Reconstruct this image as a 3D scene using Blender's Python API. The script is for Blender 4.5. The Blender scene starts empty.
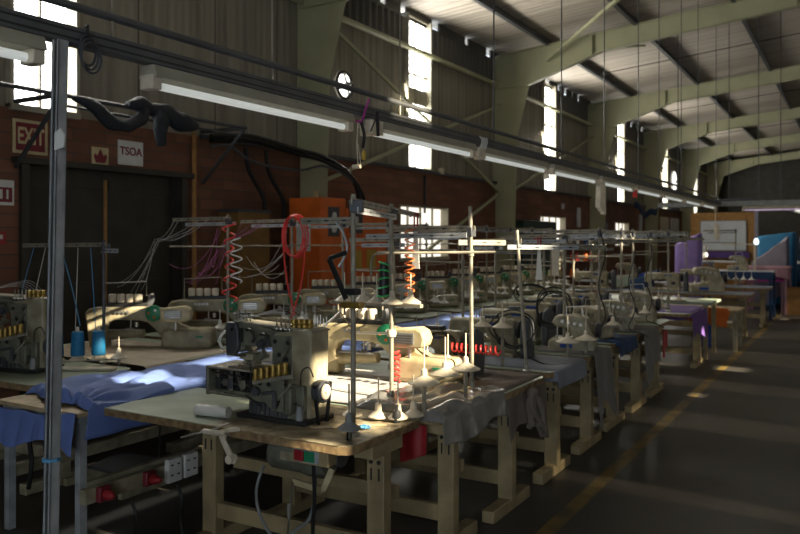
import bpy, bmesh, math, random
from math import sin, cos, pi, radians, tan, atan, sqrt
from mathutils import Vector, Matrix, noise
random.seed(7)
SC = bpy.context.scene
COL = SC.collection
# ------------------------------------------------------------------ camera
F = 778.0
TH = atan(460 / F)
cd = bpy.data.cameras.new('camera')
cam = bpy.data.objects.new('camera', cd); COL.objects.link(cam)
cam.location = (0, 0, 1.7); cam.rotation_euler = (pi / 2, 0, TH)
cd.lens = F * 36 / 800; cd.sensor_width = 36; cd.shift_y = -27 / 800
cd.dof.use_dof = True; cd.dof.focus_distance = 3.9; cd.dof.aperture_fstop = 3.2
cd.clip_end = 200
SC.camera = cam
SC.view_settings.view_transform = 'Standard'; SC.view_settings.look = 'None'
SC.view_settings.gamma = 1; SC.view_settings.use_curve_mapping = False
SC.view_settings.exposure = 0.32
SC.cycles.use_denoising = True
SC.cycles.max_bounces = 8; SC.cycles.diffuse_bounces = 4; SC.cycles.glossy_bounces = 3
SC.cycles.transparent_max_bounces = 8
SC.cycles.sample_clamp_indirect = 4
SC.cycles.caustics_reflective = False; SC.cycles.caustics_refractive = False

# ------------------------------------------------------------------ materials
MT = {}
def mat(name, col, rough=0.6, metal=0.0, var=0.25, scale=6.0, col2=None, bump=0.0, bscale=40, spec=0.4):
    m = bpy.data.materials.new(name); m.use_nodes = True
    nt = m.node_tree; N = nt.nodes; L = nt.links
    b = N['Principled BSDF']
    b.inputs['Roughness'].default_value = rough; b.inputs['Metallic'].default_value = metal
    b.inputs['Specular IOR Level'].default_value = spec
    tc = N.new('ShaderNodeTexCoord')
    no = N.new('ShaderNodeTexNoise'); no.inputs['Scale'].default_value = scale; no.inputs['Detail'].default_value = 6
    L.new(tc.outputs['Object'], no.inputs['Vector'])
    rp = N.new('ShaderNodeValToRGB')
    c2 = col2 or tuple(c * (1 - var) for c in col)
    rp.color_ramp.elements[0].position = .35; rp.color_ramp.elements[0].color = (*c2, 1)
    rp.color_ramp.elements[1].position = .65; rp.color_ramp.elements[1].color = (*col, 1)
    L.new(no.outputs['Fac'], rp.inputs['Fac']); L.new(rp.outputs['Color'], b.inputs['Base Color'])
    if bump:
        n2 = N.new('ShaderNodeTexNoise'); n2.inputs['Scale'].default_value = bscale; n2.inputs['Detail'].default_value = 4
        L.new(tc.outputs['Object'], n2.inputs['Vector'])
        bp = N.new('ShaderNodeBump'); bp.inputs['Strength'].default_value = bump; bp.inputs['Distance'].default_value = .01
        L.new(n2.outputs['Fac'], bp.inputs['Height']); L.new(bp.outputs['Normal'], b.inputs['Normal'])
    MT[name] = m
    return m
def emis(name, col, s):
    m = bpy.data.materials.new(name); m.use_nodes = True
    nt = m.node_tree; nt.nodes.clear()
    o = nt.nodes.new('ShaderNodeOutputMaterial'); e = nt.nodes.new('ShaderNodeEmission')
    e.inputs['Color'].default_value = (*col, 1); e.inputs['Strength'].default_value = s
    nt.links.new(e.outputs[0], o.inputs[0]); MT[name] = m
    return m
mat('steel_green', (.42, .42, .27), .5, 0, .18, 1.5)
mat('cream', (.52, .44, .26), .42, 0, .3, 9, col2=(.34, .28, .16), bump=.15)
mat('cream_dk', (.38, .34, .23), .45, 0, .3, 11, col2=(.22, .19, .12), bump=.15)
mat('tablecream', (.38, .30, .16), .5, 0, .35, 5, col2=(.22, .17, .09), bump=.15)
mat('hammer', (.20, .20, .15), .42, .2, .4, 14, bump=.3, bscale=90)
mat('dark', (.03, .03, .03), .45, 0, .3, 10)
mat('darkgrey', (.075, .08, .09), .45, .1, .3, 10)
mat('grey', (.24, .25, .25), .5, 0, .25, 8)
mat('steel', (.52, .50, .45), .32, .85, .25, 20)
mat('galv', (.46, .48, .50), .5, .3, .3, 12, bump=.1)
mat('pole', (.34, .31, .24), .5, .2, .35, 15)
mat('trunk', (.13, .135, .14), .5, .3, .25, 5)
mat('lampbody', (.42, .39, .30), .5, 0, .2, 6)
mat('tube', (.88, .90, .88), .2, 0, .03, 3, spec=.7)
for n_ in [MT['tube'].node_tree.nodes['Principled BSDF']]: n_.inputs['Emission Color'].default_value = (.9, .95, .9, 1); n_.inputs['Emission Strength'].default_value = .3  # tubes are off; weak glow added in place of reflected window light
mat('gold', (.38, .25, .06), .38, .6, .4, 30)
mat('green', (.02, .22, .10), .4, 0, .2, 10)
mat('limegreen', (.05, .55, .15), .5)
mat('red', (.32, .02, .025), .4, 0, .2, 10)
mat('redhose', (.75, .06, .05), .3, 0, .15, 20)
mat('orangehose', (.65, .16, .04), .35)
mat('orange', (.75, .16, .025), .5, 0, .25, 3)
mat('yellow', (.50, .34, .05), .6, 0, .2, 6)
mat('ochre', (.22, .12, .03), .6)
mat('white', (.72, .71, .66), .5, 0, .1, 6)
mat('paper', (.70, .70, .66), .7, 0, .08, 6)
mat('creamcone', (.70, .62, .48), .45, 0, .2, 12)
mat('wood', (.30, .21, .10), .6, 0, .5, 22, col2=(.15, .09, .045), bump=.4)
mat('ply', (.50, .38, .22), .6, 0, .35, 12)
mat('lamgreen', (.33, .39, .30), .35, 0, .3, 4, bump=.05)
mat('bluecloth', (.13, .20, .48), .75, 0, .12, 5, bump=.3, bscale=14)
mat('navycloth', (.02, .05, .13), .8, 0, .2, 8)
mat('blackcloth', (.022, .026, .035), .7, 0, .3, 12, bump=.4, bscale=25)
mat('whitecloth', (.48, .47, .45), .8, 0, .06, 3, bump=.2, bscale=8)
mat('plastic', (.24, .235, .22), .22, 0, .2, 8, bump=.6, bscale=18, spec=.7)
mat('greycloth', (.17, .165, .16), .7, 0, .2, 8, bump=.5, bscale=14)
mat('browncloth', (.16, .13, .11), .8, 0, .2, 8, bump=.4, bscale=14)
mat('greyblue', (.20, .22, .27), .6, 0, .15, 6)
mat('purple', (.12, .06, .25), .7, 0, .2, 6, bump=.3, bscale=12)
mat('lilac', (.36, .25, .62), .7, 0, .15, 5, bump=.3, bscale=10)
mat('magenta', (.5, .04, .34), .7)
mat('pinkpaint', (.52, .27, .32), .5)
mat('orangecloth', (.72, .16, .02), .75)
mat('skyblue', (.06, .28, .52), .75, 0, .2, 4, bump=.3, bscale=8)
mat('royal', (.02, .07, .35), .75)
mat('spoolblue', (.01, .17, .36), .55, 0, .2, 60, bump=.3, bscale=200)
mat('board', (.62, .64, .66), .4, 0, .08, 3)
mat('cork', (.42, .22, .07), .8, 0, .3, 10)
mat('maroon', (.20, .02, .03), .5)
mat('signcream', (.62, .52, .30), .55)
mat('pinkthread', (.50, .16, .32), .6); mat('whitethread', (.62, .60, .56), .6); mat('bluethread', (.10, .32, .55), .6)
mat('door', (.045, .04, .03), .55, 0, .35, 3)
mat('rubber', (.012, .012, .012), .5)
mat('silver', (.85, .86, .88), .12, 1, .05, 4)
emis('daylight', (1, .99, .95), 9.0)
emis('daylight_low', (1, .93, .80), 1.1); emis('ventlight', (1, .98, .9), 3)

def glass_dim(name, tint):
    m = bpy.data.materials.new(name); m.use_nodes = True
    nt = m.node_tree; nt.nodes.clear()
    o = nt.nodes.new('ShaderNodeOutputMaterial'); e = nt.nodes.new('ShaderNodeBsdfTransparent')
    e.inputs['Color'].default_value = (*tint, 1); nt.links.new(e.outputs[0], o.inputs[0]); MT[name] = m
glass_dim('dimpane', (.28, .28, .28)); glass_dim('dimpane2', (.015, .015, .015))  # tint only weakens the sun through the added right wall panes

def brick():
    m = mat('brick', (.20, .065, .035), .85, 0, .3, 3)
    nt = m.node_tree; N = nt.nodes; L = nt.links; b = N['Principled BSDF']
    tc = N['Texture Coordinate']; mp = N.new('ShaderNodeMapping'); mp.inputs['Rotation'].default_value = (0, radians(90), radians(90))
    sep = N.new('ShaderNodeSeparateXYZ'); cmb = N.new('ShaderNodeCombineXYZ')
    L.new(tc.outputs['Object'], sep.inputs[0]); L.new(sep.outputs['Y'], cmb.inputs['X']); L.new(sep.outputs['Z'], cmb.inputs['Y'])
    br = N.new('ShaderNodeTexBrick'); br.inputs['Scale'].default_value = 1
    br.inputs['Brick Width'].default_value = .40; br.inputs['Row Height'].default_value = .13; br.inputs['Mortar Size'].default_value = .007
    br.inputs['Color1'].default_value = (.19, .085, .05, 1); br.inputs['Color2'].default_value = (.13, .058, .036, 1)
    br.inputs['Mortar'].default_value = (.10, .065, .05, 1)
    L.new(cmb.outputs[0], br.inputs['Vector']); 
    mx = N.new('ShaderNodeMixRGB'); mx.blend_type = 'MULTIPLY'; mx.inputs['Fac'].default_value = .6
    n3 = N.new('ShaderNodeTexNoise'); n3.inputs['Scale'].default_value = .8; L.new(tc.outputs['Object'], n3.inputs['Vector'])
    L.new(br.outputs['Color'], mx.inputs['Color1']); L.new(n3.outputs['Fac'], mx.inputs['Color2']); 
    mul = N.new('ShaderNodeMixRGB'); mul.blend_type = 'MULTIPLY'; mul.inputs['Fac'].default_value = 1; mul.inputs['Color2'].default_value = (1.5, 1.5, 1.5, 1)
    L.new(mx.outputs['Color'], mul.inputs['Color1']); L.new(mul.outputs['Color'], b.inputs['Base Color'])
    bp = N.new('ShaderNodeBump'); bp.inputs['Strength'].default_value = .5; bp.inputs['Distance'].default_value = .01
    L.new(br.outputs['Fac'], bp.inputs['Height']); bp.invert = True; L.new(bp.outputs['Normal'], b.inputs['Normal'])
brick()
def panel_mat(name, base, axis, pitch, depth, seam=None, streak=True, dark=.7):
    """ribbed sheet: ribs repeat along the given axis; optional wide seams; streaked dirt"""
    m = mat(name, base, .7, 0, .2, 2)
    nt = m.node_tree; N = nt.nodes; L = nt.links; b = N['Principled BSDF']; tc = N['Texture Coordinate']
    sep = N.new('ShaderNodeSeparateXYZ'); L.new(tc.outputs['Object'], sep.inputs[0])
    mt = N.new('ShaderNodeMath'); mt.operation = 'MULTIPLY'; mt.inputs[1].default_value = 2 * pi / pitch; L.new(sep.outputs[axis], mt.inputs[0])
    sn = N.new('ShaderNodeMath'); sn.operation = 'SINE'; L.new(mt.outputs[0], sn.inputs[0])
    bp = N.new('ShaderNodeBump'); bp.inputs['Strength'].default_value = 1; bp.inputs['Distance'].default_value = depth
    L.new(sn.outputs[0], bp.inputs['Height']); L.new(bp.outputs['Normal'], b.inputs['Normal'])
    mp = N.new('ShaderNodeMapping'); L.new(tc.outputs['Object'], mp.inputs['Vector'])
    sc = [.6, .6, .6]
    if axis == 'Y' : sc = [.3, 5, .35]
    else: sc = [.35, 5, .3]
    mp.inputs['Scale'].default_value = sc
    n3 = N.new('ShaderNodeTexNoise'); n3.inputs['Scale'].default_value = 1.3; n3.inputs['Detail'].default_value = 5; L.new(mp.outputs[0], n3.inputs['Vector'])
    rp = N.new('ShaderNodeValToRGB'); rp.color_ramp.elements[0].position = .3; rp.color_ramp.elements[1].position = .7
    rp.color_ramp.elements[0].color = (*[c * dark for c in base], 1); rp.color_ramp.elements[1].color = (*base, 1)
    L.new(n3.outputs['Fac'], rp.inputs['Fac'])
    out = rp.outputs['Color']
    if seam:
        md = N.new('ShaderNodeMath'); md.operation = 'PINGPONG'; md.inputs[1].default_value = seam / 2; L.new(sep.outputs[axis], md.inputs[0])
        lt = N.new('ShaderNodeMath'); lt.operation = 'LESS_THAN'; lt.inputs[1].default_value = .012; L.new(md.outputs[0], lt.inputs[0])
        mx = N.new('ShaderNodeMixRGB'); mx.inputs['Color2'].default_value = (*[c * .3 for c in base], 1)
        L.new(lt.outputs[0], mx.inputs['Fac']); L.new(out, mx.inputs['Color1']); out = mx.outputs['Color']
    L.new(out, b.inputs['Base Color'])
panel_mat('panel', (.30, .275, .22), 'Y', .12, .003, seam=1.22, dark=.6)
panel_mat('roofsheet', (.55, .49, .42), 'Y', .18, .008, seam=.9, dark=.75)
def corr_mat():
    mat('corr', (.10, .095, .085), .6, .1, .2, 3)
corr_mat()
def floor_mat():
    m = mat('floor', (.075, .07, .062), .45, 0, .3, .8, col2=(.042, .038, .032), bump=.1, bscale=6)
    nt = m.node_tree; N = nt.nodes; L = nt.links; b = N['Principled BSDF']; tc = N['Texture Coordinate']
    sep = N.new('ShaderNodeSeparateXYZ'); L.new(tc.outputs['Object'], sep.inputs[0])
    src = b.inputs['Base Color'].links[0].from_socket
    def line(x0, w):
        a = N.new('ShaderNodeMath'); a.operation = 'SUBTRACT'; a.inputs[1].default_value = x0; L.new(sep.outputs['X'], a.inputs[0])
        c = N.new('ShaderNodeMath'); c.operation = 'ABSOLUTE'; L.new(a.outputs[0], c.inputs[0])
        d = N.new('ShaderNodeMath'); d.operation = 'LESS_THAN'; d.inputs[1].default_value = w; L.new(c.outputs[0], d.inputs[0]); return d.outputs[0]
    s = N.new('ShaderNodeMath'); s.operation = 'ADD'; L.new(line(-1.57, .05), s.inputs[0]); L.new(line(-6.2, .06), s.inputs[1])
    n = N.new('ShaderNodeTexNoise'); n.inputs['Scale'].default_value = 4; n.inputs['Detail'].default_value = 6; L.new(tc.outputs['Object'], n.inputs['Vector'])
    r = N.new('ShaderNodeValToRGB'); r.color_ramp.elements[0].position = .38; r.color_ramp.elements[1].position = .6
    L.new(n.outputs['Fac'], r.inputs['Fac'])
    r.color_ramp.elements[1].color = (.45, .45, .45, 1); r.color_ramp.elements[0].color = (.08, .08, .08, 1)
    mu = N.new('ShaderNodeMath'); mu.operation = 'MULTIPLY'; L.new(s.outputs[0], mu.inputs[0]); L.new(r.outputs['Color'], mu.inputs[1])
    mx = N.new('ShaderNodeMixRGB'); mx.inputs['Color2'].default_value = (.42, .27, .03, 1)
    L.new(mu.outputs[0], mx.inputs['Fac']); L.new(src, mx.inputs['Color1']); L.new(mx.outputs['Color'], b.inputs['Base Color'])
floor_mat()
def worn_top():
    """green laminate at one end, worn to brown board at the other"""
    m = mat('worntop', (.33, .39, .29), .4, 0, .25, 5, bump=.1, bscale=30)
    nt = m.node_tree; N = nt.nodes; L = nt.links; b = N['Principled BSDF']; tc = N['Texture Coordinate']
    src = b.inputs['Base Color'].links[0].from_socket
    sep = N.new('ShaderNodeSeparateXYZ'); L.new(tc.outputs['Object'], sep.inputs[0])
    n = N.new('ShaderNodeTexNoise'); n.inputs['Scale'].default_value = 5; n.inputs['Detail'].default_value = 8; L.new(tc.outputs['Object'], n.inputs['Vector'])
    a = N.new('ShaderNodeMath'); a.operation = 'MULTIPLY_ADD'; a.inputs[1].default_value = .9; L.new(n.outputs['Fac'], a.inputs[0]); L.new(sep.outputs['X'], a.inputs[2])
    r = N.new('ShaderNodeValToRGB'); r.color_ramp.elements[0].position = .36; r.color_ramp.elements[1].position = .50
    L.new(a.outputs[0], r.inputs['Fac'])
    r2 = N.new('ShaderNodeValToRGB'); r2.color_ramp.elements[0].color = (.16, .125, .075, 1); r2.color_ramp.elements[1].color = (.52, .44, .29, 1)
    r2.color_ramp.elements[0].position = .35; r2.color_ramp.elements[1].position = .65
    n4 = N.new('ShaderNodeTexNoise'); n4.inputs['Scale'].default_value = 14; n4.inputs['Detail'].default_value = 8; L.new(tc.outputs['Object'], n4.inputs['Vector'])
    L.new(n4.outputs['Fac'], r2.inputs['Fac'])
    mx = N.new('ShaderNodeMixRGB'); L.new(r.outputs['Color'], mx.inputs['Fac']); L.new(src, mx.inputs['Color1']); L.new(r2.outputs['Color'], mx.inputs['Color2'])
    L.new(mx.outputs['Color'], b.inputs['Base Color'])
worn_top()

# ------------------------------------------------------------------ mesh helpers
class MB:
    def __init__(s): s.v = []; s.f = []; s.m = Matrix.Identity(4)
    def add(s, vs, fs):
        b = len(s.v); s.v += [tuple(s.m @ Vector(v)) for v in vs]; s.f += [tuple(b + i for i in f) for f in fs]; return s
    def box(s, x0, x1, y0, y1, z0, z1):
        vs = [(x, y, z) for z in (z0, z1) for x, y in ((x0, y0), (x1, y0), (x1, y1), (x0, y1))]
        return s.add(vs, [(3, 2, 1, 0), (4, 5, 6, 7), (0, 1, 5, 4), (1, 2, 6, 5), (2, 3, 7, 6), (3, 0, 4, 7)])
    def tube(s, pts, r, n=8, cap=True, closed=False):
        pts = [Vector(p) for p in pts]; rs = r if isinstance(r, (list, tuple)) else [r] * len(pts)
        vs = []; fs = []; up = None; k = len(pts)
        for i, p in enumerate(pts):
            if closed: d = pts[(i + 1) % k] - pts[i - 1]
            else: d = pts[min(i + 1, k - 1)] - pts[max(i - 1, 0)]
            if d.length < 1e-9: d = Vector((0, 0, 1))
            d.normalize()
            if up is None: up = Vector((0, 0, 1)) if abs(d.z) < .9 else Vector((1, 0, 0))
            a = d.cross(up)
            if a.length < 1e-6: a = d.cross(Vector((1, .3, 0)))
            a.normalize(); b2 = a.cross(d); up = b2
            for j in range(n):
                t = 2 * pi * j / n + pi / n
                vs.append(p + (a * cos(t) + b2 * sin(t)) * rs[i])
        for i in range(k if closed else k - 1):
            for j in range(n):
                q = (j + 1) % n; i2 = (i + 1) % k
                fs.append((i * n + j, i2 * n + j, i2 * n + q, i * n + q))
        if cap and not closed:
            fs.append(tuple(range(n))); fs.append(tuple(reversed(range((k - 1) * n, k * n))))
        return s.add(vs, fs)
    def bar(s, a, b, w, h):
        """rectangular bar from a to b, w sideways, h in the up direction"""
        a = Vector(a); b = Vector(b); d = (b - a).normalized()
        up = Vector((0, 0, 1)) if abs(d.z) < .95 else Vector((0, 1, 0))
        x = d.cross(up).normalized(); y = x.cross(d)
        vs = []
        for p in (a, b):
            for i, j in ((-1, -1), (1, -1), (1, 1), (-1, 1)): vs.append(p + x * i * w / 2 + y * j * h / 2)
        return s.add(vs, [(0, 1, 2, 3), (7, 6, 5, 4), (0, 4, 5, 1), (1, 5, 6, 2), (2, 6, 7, 3), (3, 7, 4, 0)])
    def lathe(s, prof, c=(0, 0, 0), axis='z', n=20):
        vs = []; fs = []
        for r, h in prof:
            for j in range(n):
                t = 2 * pi * j / n; p = (r * cos(t), r * sin(t), h)
                if axis == 'x': p = (p[2], p[0], p[1])
                if axis == 'y': p = (p[0], p[2], p[1])
                vs.append((p[0] + c[0], p[1] + c[1], p[2] + c[2]))
        for i in range(len(prof) - 1):
            for j in range(n):
                q = (j + 1) % n; fs.append((i * n + j, i * n + q, (i + 1) * n + q, (i + 1) * n + j))
        fs.append(tuple(reversed(range(n)))); fs.append(tuple(range((len(prof) - 1) * n, len(prof) * n)))
        return s.add(vs, fs)
    def cyl(s, c, r, h, axis='z', n=16, r2=None):
        return s.lathe([(r, 0), (r2 if r2 is not None else r, h)], c, axis, n)
    def prism(s, poly, y0, y1, plane='xz'):
        n = len(poly); vs = []
        for y in (y0, y1):
            for a, b in poly:
                vs.append((a, y, b) if plane == 'xz' else ((y, a, b) if plane == 'yz' else (a, b, y)))
        fs = [tuple(range(n)), tuple(reversed(range(n, 2 * n)))] + [(i, i + n, (i + 1) % n + n, (i + 1) % n) for i in range(n)]
        return s.add(vs, fs)
    def grid(s, fn, nu, nv):
        vs = [fn(i / nu, j / nv) for j in range(nv + 1) for i in range(nu + 1)]
        fs = [(j * (nu + 1) + i, j * (nu + 1) + i + 1, (j + 1) * (nu + 1) + i + 1, (j + 1) * (nu + 1) + i) for j in range(nv) for i in range(nu)]
        return s.add(vs, fs)
    def build(s, name, m, parent=None, bevel=0, smooth=True, solid=0, seg=2, sub=0):
        me = bpy.data.meshes.new(name); me.from_pydata(s.v, [], s.f)
        bm = bmesh.new(); bm.from_mesh(me); bmesh.ops.recalc_face_normals(bm, faces=bm.faces); bm.to_mesh(me); bm.free()
        me.materials.append(MT[m] if isinstance(m, str) else m)
        if smooth:
            me.polygons.foreach_set('use_smooth', [True] * len(me.polygons)); me.set_sharp_from_angle(angle=radians(42))
        o = bpy.data.objects.new(name, me); COL.objects.link(o)
        if parent: o.parent = parent
        if solid:
            md = o.modifiers.new('s', 'SOLIDIFY'); md.thickness = solid; md.offset = 0
        if bevel:
            md = o.modifiers.new('b', 'BEVEL'); md.width = bevel; md.segments = seg; md.limit_method = 'ANGLE'; md.angle_limit = radians(40)
            md.harden_normals = False
        if sub:
            md = o.modifiers.new('u', 'SUBSURF'); md.levels = sub; md.render_levels = sub
        return o
def bx(*a): return MB().box(*a)
def thing(name, label, cat, loc=(0, 0, 0), rz=0, group=None, sc=1):
    o = bpy.data.objects.new(name, None); COL.objects.link(o); o.empty_display_size = .1
    o.location = loc; o.rotation_euler = (0, 0, rz); o.scale = (sc, sc, sc)
    o['label'] = label; o['category'] = cat
    if group: o['group'] = group
    return o
def tag(o, label, cat, group=None, kind=None):
    o['label'] = label; o['category'] = cat
    if group: o['group'] = group
    if kind: o['kind'] = kind
    return o
def struct(o): o['kind'] = 'structure'; return o
KIDS = {}
def kids(o): return [c for c in bpy.data.objects if c.parent == o]
def dup(root, loc, rz, label, group=None, sc=None, drop=()):
    r = root.copy(); COL.objects.link(r); r.location = loc; r.rotation_euler = (0, 0, rz); r['label'] = label
    if group: r['group'] = group
    if sc: r.scale = (sc, sc, sc)
    if root.name not in KIDS: KIDS[root.name] = [(c, kids(c)) for c in kids(root)]
    for c0, sub in KIDS[root.name]:
        if c0.name.split('.')[0] in drop: continue
        c = c0.copy(); COL.objects.link(c); c.parent = r
        for g in sub:
            d = g.copy(); COL.objects.link(d); d.parent = c
    return r
def spline(pts, n=8):
    P = [Vector(p) for p in pts]; out = []
    for i in range(len(P) - 1):
        p0 = P[max(i - 1, 0)]; p1 = P[i]; p2 = P[i + 1]; p3 = P[min(i + 2, len(P) - 1)]
        for k in range(n):
            t = k / n
            out.append(.5 * ((2 * p1) + (-p0 + p2) * t + (2 * p0 - 5 * p1 + 4 * p2 - p3) * t * t + (-p0 + 3 * p1 - 3 * p2 + p3) * t ** 3))
    out.append(P[-1]); return out
def sag(a, b, d, n=10):
    a = Vector(a); b = Vector(b)
    return [a.lerp(b, i / n) - Vector((0, 0, d * 4 * (i / n) * (1 - i / n))) for i in range(n + 1)]
ORD = ['first', 'second', 'third', 'fourth', 'fifth', 'sixth', 'seventh', 'eighth', 'ninth', 'tenth', 'eleventh', 'twelfth', 'thirteenth', 'fourteenth']
def nz(x, y, z=0): return noise.noise(Vector((x, y, z)))

# ------------------------------------------------------------------ setting
YB, YE, XL, XR = -5.0, 45.0, -7.0, 6.0
def roof_z(x): return 5.93 + .095 * (x + 7)
struct(bx(XL - .3, XR + .3, YB - .3, YE + .3, -.2, 0).build('floor', 'floor', smooth=False))
mb = MB()
mb.prism([(XL - .3, roof_z(XL - .3)), (XR + .3, roof_z(XR + .3)), (XR + .3, roof_z(XR + .3) + .06), (XL - .3, roof_z(XL - .3) + .06)], YB - .3, YE + .3)
struct(mb.build('ceiling', 'roofsheet', smooth=False))
def wall_cells(mb, u0, u1, z0, z1, holes, put):
    us = sorted({u0, u1, *[min(max(h[i], u0), u1) for h in holes for i in (0, 1)]}); zs = sorted({z0, z1, *[min(max(h[i], z0), z1) for h in holes for i in (2, 3)]})
    for i in range(len(us) - 1):
        # merge vertical runs
        run = None
        for j in range(len(zs) - 1):
            uc = (us[i] + us[i + 1]) / 2; zc = (zs[j] + zs[j + 1]) / 2
            if any(h[0] < uc < h[1] and h[2] < zc < h[3] for h in holes):
                if run is not None: put(mb, us[i], us[i + 1], run, zs[j]); run = None
            elif run is None: run = zs[j]
        if run is not None: put(mb, us[i], us[i + 1], run, zs[-1])
    return mb
# left wall openings: (y0, y1, z0, z1)
WIN = [(4.50, 5.27, 2.98, 5.9), (12.1, 13.0, 3.0, 5.80), (19.1, 20.0, 2.97, 5.80), (26.1, 27.0, 2.97, 5.80), (33.1, 34.0, 2.97, 5.8), (40.0, 40.9, 2.97, 5.8)]
LOW = [(11.8, 13.7, 1.35, 2.33), (18.8, 20.8, 1.35, 2.33), (25.8, 27.6, 1.5, 2.3)]
DOOR = (4.60, 6.74, 0, 2.48)
zB = 2.97
def putx(x0, x1):
    return lambda mb, a, b, c, d: mb.box(x0, x1, a, b, c, d)
w = MB(); wall_cells(w, YB, YE, 0, zB, [DOOR] + LOW, putx(XL - .22, XL)); wl = struct(w.build('wall_left', 'brick', smooth=False))
EAVE = 5.83
w = MB(); wall_cells(w, YB, YE, zB, 5.22, WIN, putx(XL - .16, XL - .06)); struct(w.build('wall_left_panels', 'panel', wl, smooth=False))
w = MB()
def corr(mb, x, y0, y1, z0, z1, pitch=.2, dep=.05):
    n = int((y1 - y0) / pitch * 4); prof = []
    for i in range(n + 1):
        prof.append((y0 + (y1 - y0) * i / n, x + (dep if i % 4 in (1, 2) else 0)))
    vs = []; fs = []
    for y, xx in prof: vs += [(xx, y, z0), (xx, y, z1)]
    for i in range(n): fs.append((2 * i, 2 * i + 1, 2 * i + 3, 2 * i + 2))
    mb.add(vs, fs)
ys = [YB] + [v for h in WIN for v in (h[0], h[1])] + [YE]
for i in range(0, len(ys), 2): corr(w, XL - .12, ys[i], ys[i + 1], 5.18, 5.73)
struct(w.build('wall_left_cladding', 'corr', wl, smooth=False, solid=.01))
w = MB(); y = YB
while y < YE:   # patchy closure strip under the eave, daylight leaks between the pieces
    l = random.uniform(.35, 1.3); w.box(XL - .11, XL - .08, y, min(y + l, YE), 5.72, 6.0); g = random.uniform(.06, .35); w.box(XL - .105, XL - .085, y + l, min(y + l + g, YE), 5.72, 5.73 + random.uniform(.0, .07)); y += l + g
struct(w.build('wall_left_closure', 'corr', wl, smooth=False))
# steel frames
def frame_mesh(x0):
    web = MB(); fl = MB()
    o = [(x0 + .0, 0), (x0, roof_z(x0) - .16), (XR, roof_z(XR) - .16)]
    i = [(XR, roof_z(XR) - .55), (-1.0, roof_z(-1) - .50), (-4.6, roof_z(-4.6) - .54), (-6.28, 5.06), (-6.56, 4.0), (-6.66, 0)]
    web.prism(o + i, -.012, .012)
    for a, b in zip(i[:-1], i[1:]): fl.bar((a[0], 0, a[1]), (b[0], 0, b[1]), .15, .02)
    for a, b in zip(o[:-1], o[1:]): fl.bar((a[0], 0, a[1]), (b[0], 0, b[1]), .15, .02)
    for x, za, zb in ((-4.8, 5.58, 5.97), (-1.0, 5.97, 6.33), (2, 6.3, 6.6)): fl.box(x - .01, x + .01, -.09, .09, za, zb)
    fl.bar((x0 + .02, 0, 5.06), (-6.28, 0, 5.06), .13, .015); fl.bar((-6.28, 0, 5.06), (-6.28, 0, 5.83), .13, .015)
    for z in (.8, 1.6, 2.4, 3.2, 4.0): fl.cyl((x0 + .12, -.02, z), .02, .01, 'y', 6)
    return web, fl
web, fl = frame_mesh(-6.98)
ft = bpy.data.objects.new('trim_1', None); COL.objects.link(ft); ft['kind'] = 'structure'
web.build('web', 'steel_green', ft, smooth=False); fl.build('flange', 'steel_green', ft, smooth=False)
ft.location = (0, 2.0, 0)
for i in range(6):
    r = ft.copy(); COL.objects.link(r); r.name = 'trim_%d' % (i + 2); r.location = (0, 9.0 + 7.03 * i, 0)
    for c in kids(ft): d = c.copy(); COL.objects.link(d); d.parent = r
def zee(x):
    m = MB(); z = roof_z(x) - .17
    m.box(x - .008, x + .008, YB, YE, z, z + .16); m.box(x, x + .07, YB, YE, z, z + .012); m.box(x - .07, x, YB, YE, z + .15, z + .16)
    return m
k = 9
for x in (-5.8, -3.95, -2.1, -.25, 1.6, 3.45, 5.3): struct(zee(x).build('trim_%d' % k, 'darkgrey', smooth=False)); k += 1
m = MB()
for j, y in enumerate((12.5, 19.6, 26.6, 33.6)):
    for x in (-5.8, -3.95, -2.1, -.25): m.tube([(x, y, roof_z(x) - .14), (x + 1.85, y, roof_z(x + 1.85) - .14)], .012, 5)
struct(m.build('trim_%d' % k, 'dark')); k += 1
m = MB(); m.tube([(XL + .03, YB, 5.16), (XL + .03, YE, 5.16)], .05, 8)
struct(m.build('trim_%d' % k, 'steel_green')); k += 1
for a, b in (((9.4, 5.0), (16.0, 2.75)), ((16.0, 4.7), (9.3, 2.55)), ((16.0, 2.75), (12.6, 1.5)), ((23.0, 4.8), (16.3, 2.7))):
    struct(MB().bar((XL + .12, a[0], a[1]), (XL + .12, b[0], b[1]), .05, .05).build('trim_%d' % k, 'steel_green')); k += 1
# diagonal roof brace
struct(MB().bar((-5.77, 15.98, 5.56), (-2.75, 13.1, 6.28), .06, .06).build('trim_%d' % k, 'steel_green')); k += 1
struct(MB().bar((-5.0, 16.1, 5.75), (-4.2, 16.1 + 1.9, 6.1), .05, .05).build('trim_%d' % k, 'steel_green')); k += 1
# windows
def window(i, y0, y1, z0, z1, panes, bars, pm, top=None):
    t = bpy.data.objects.new('window_%d' % i, None); COL.objects.link(t); t['kind'] = 'structure'
    t.location = (XL - .1, (y0 + y1) / 2, z0)
    w2 = (y1 - y0) / 2; h = z1 - z0
    f = MB(); f.box(-.06, .12, -w2, -w2 + .04, 0, h); f.box(-.06, .12, w2 - .04, w2, 0, h); f.box(-.06, .14, -w2, w2, -.03, .03); f.box(-.04, .06, -w2, w2, h - .03, h)
    for b in bars: f.box(-.03, .03, -w2, w2, b - .015, b + .015)
    n = max(1, round(2 * w2 / .45))
    for q in range(1, n): f.box(-.02, .02, -w2 + 2 * w2 * q / n - .012, -w2 + 2 * w2 * q / n + .012, 0, h)
    f.build('window_frame', 'lampbody' if i < 20 else 'cream_dk', t, smooth=False)
    for a, b in panes: bx(-.055, -.045, -w2 + .02, w2 - .02, a, b).build('pane', pm, t, smooth=False)
    return t
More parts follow.
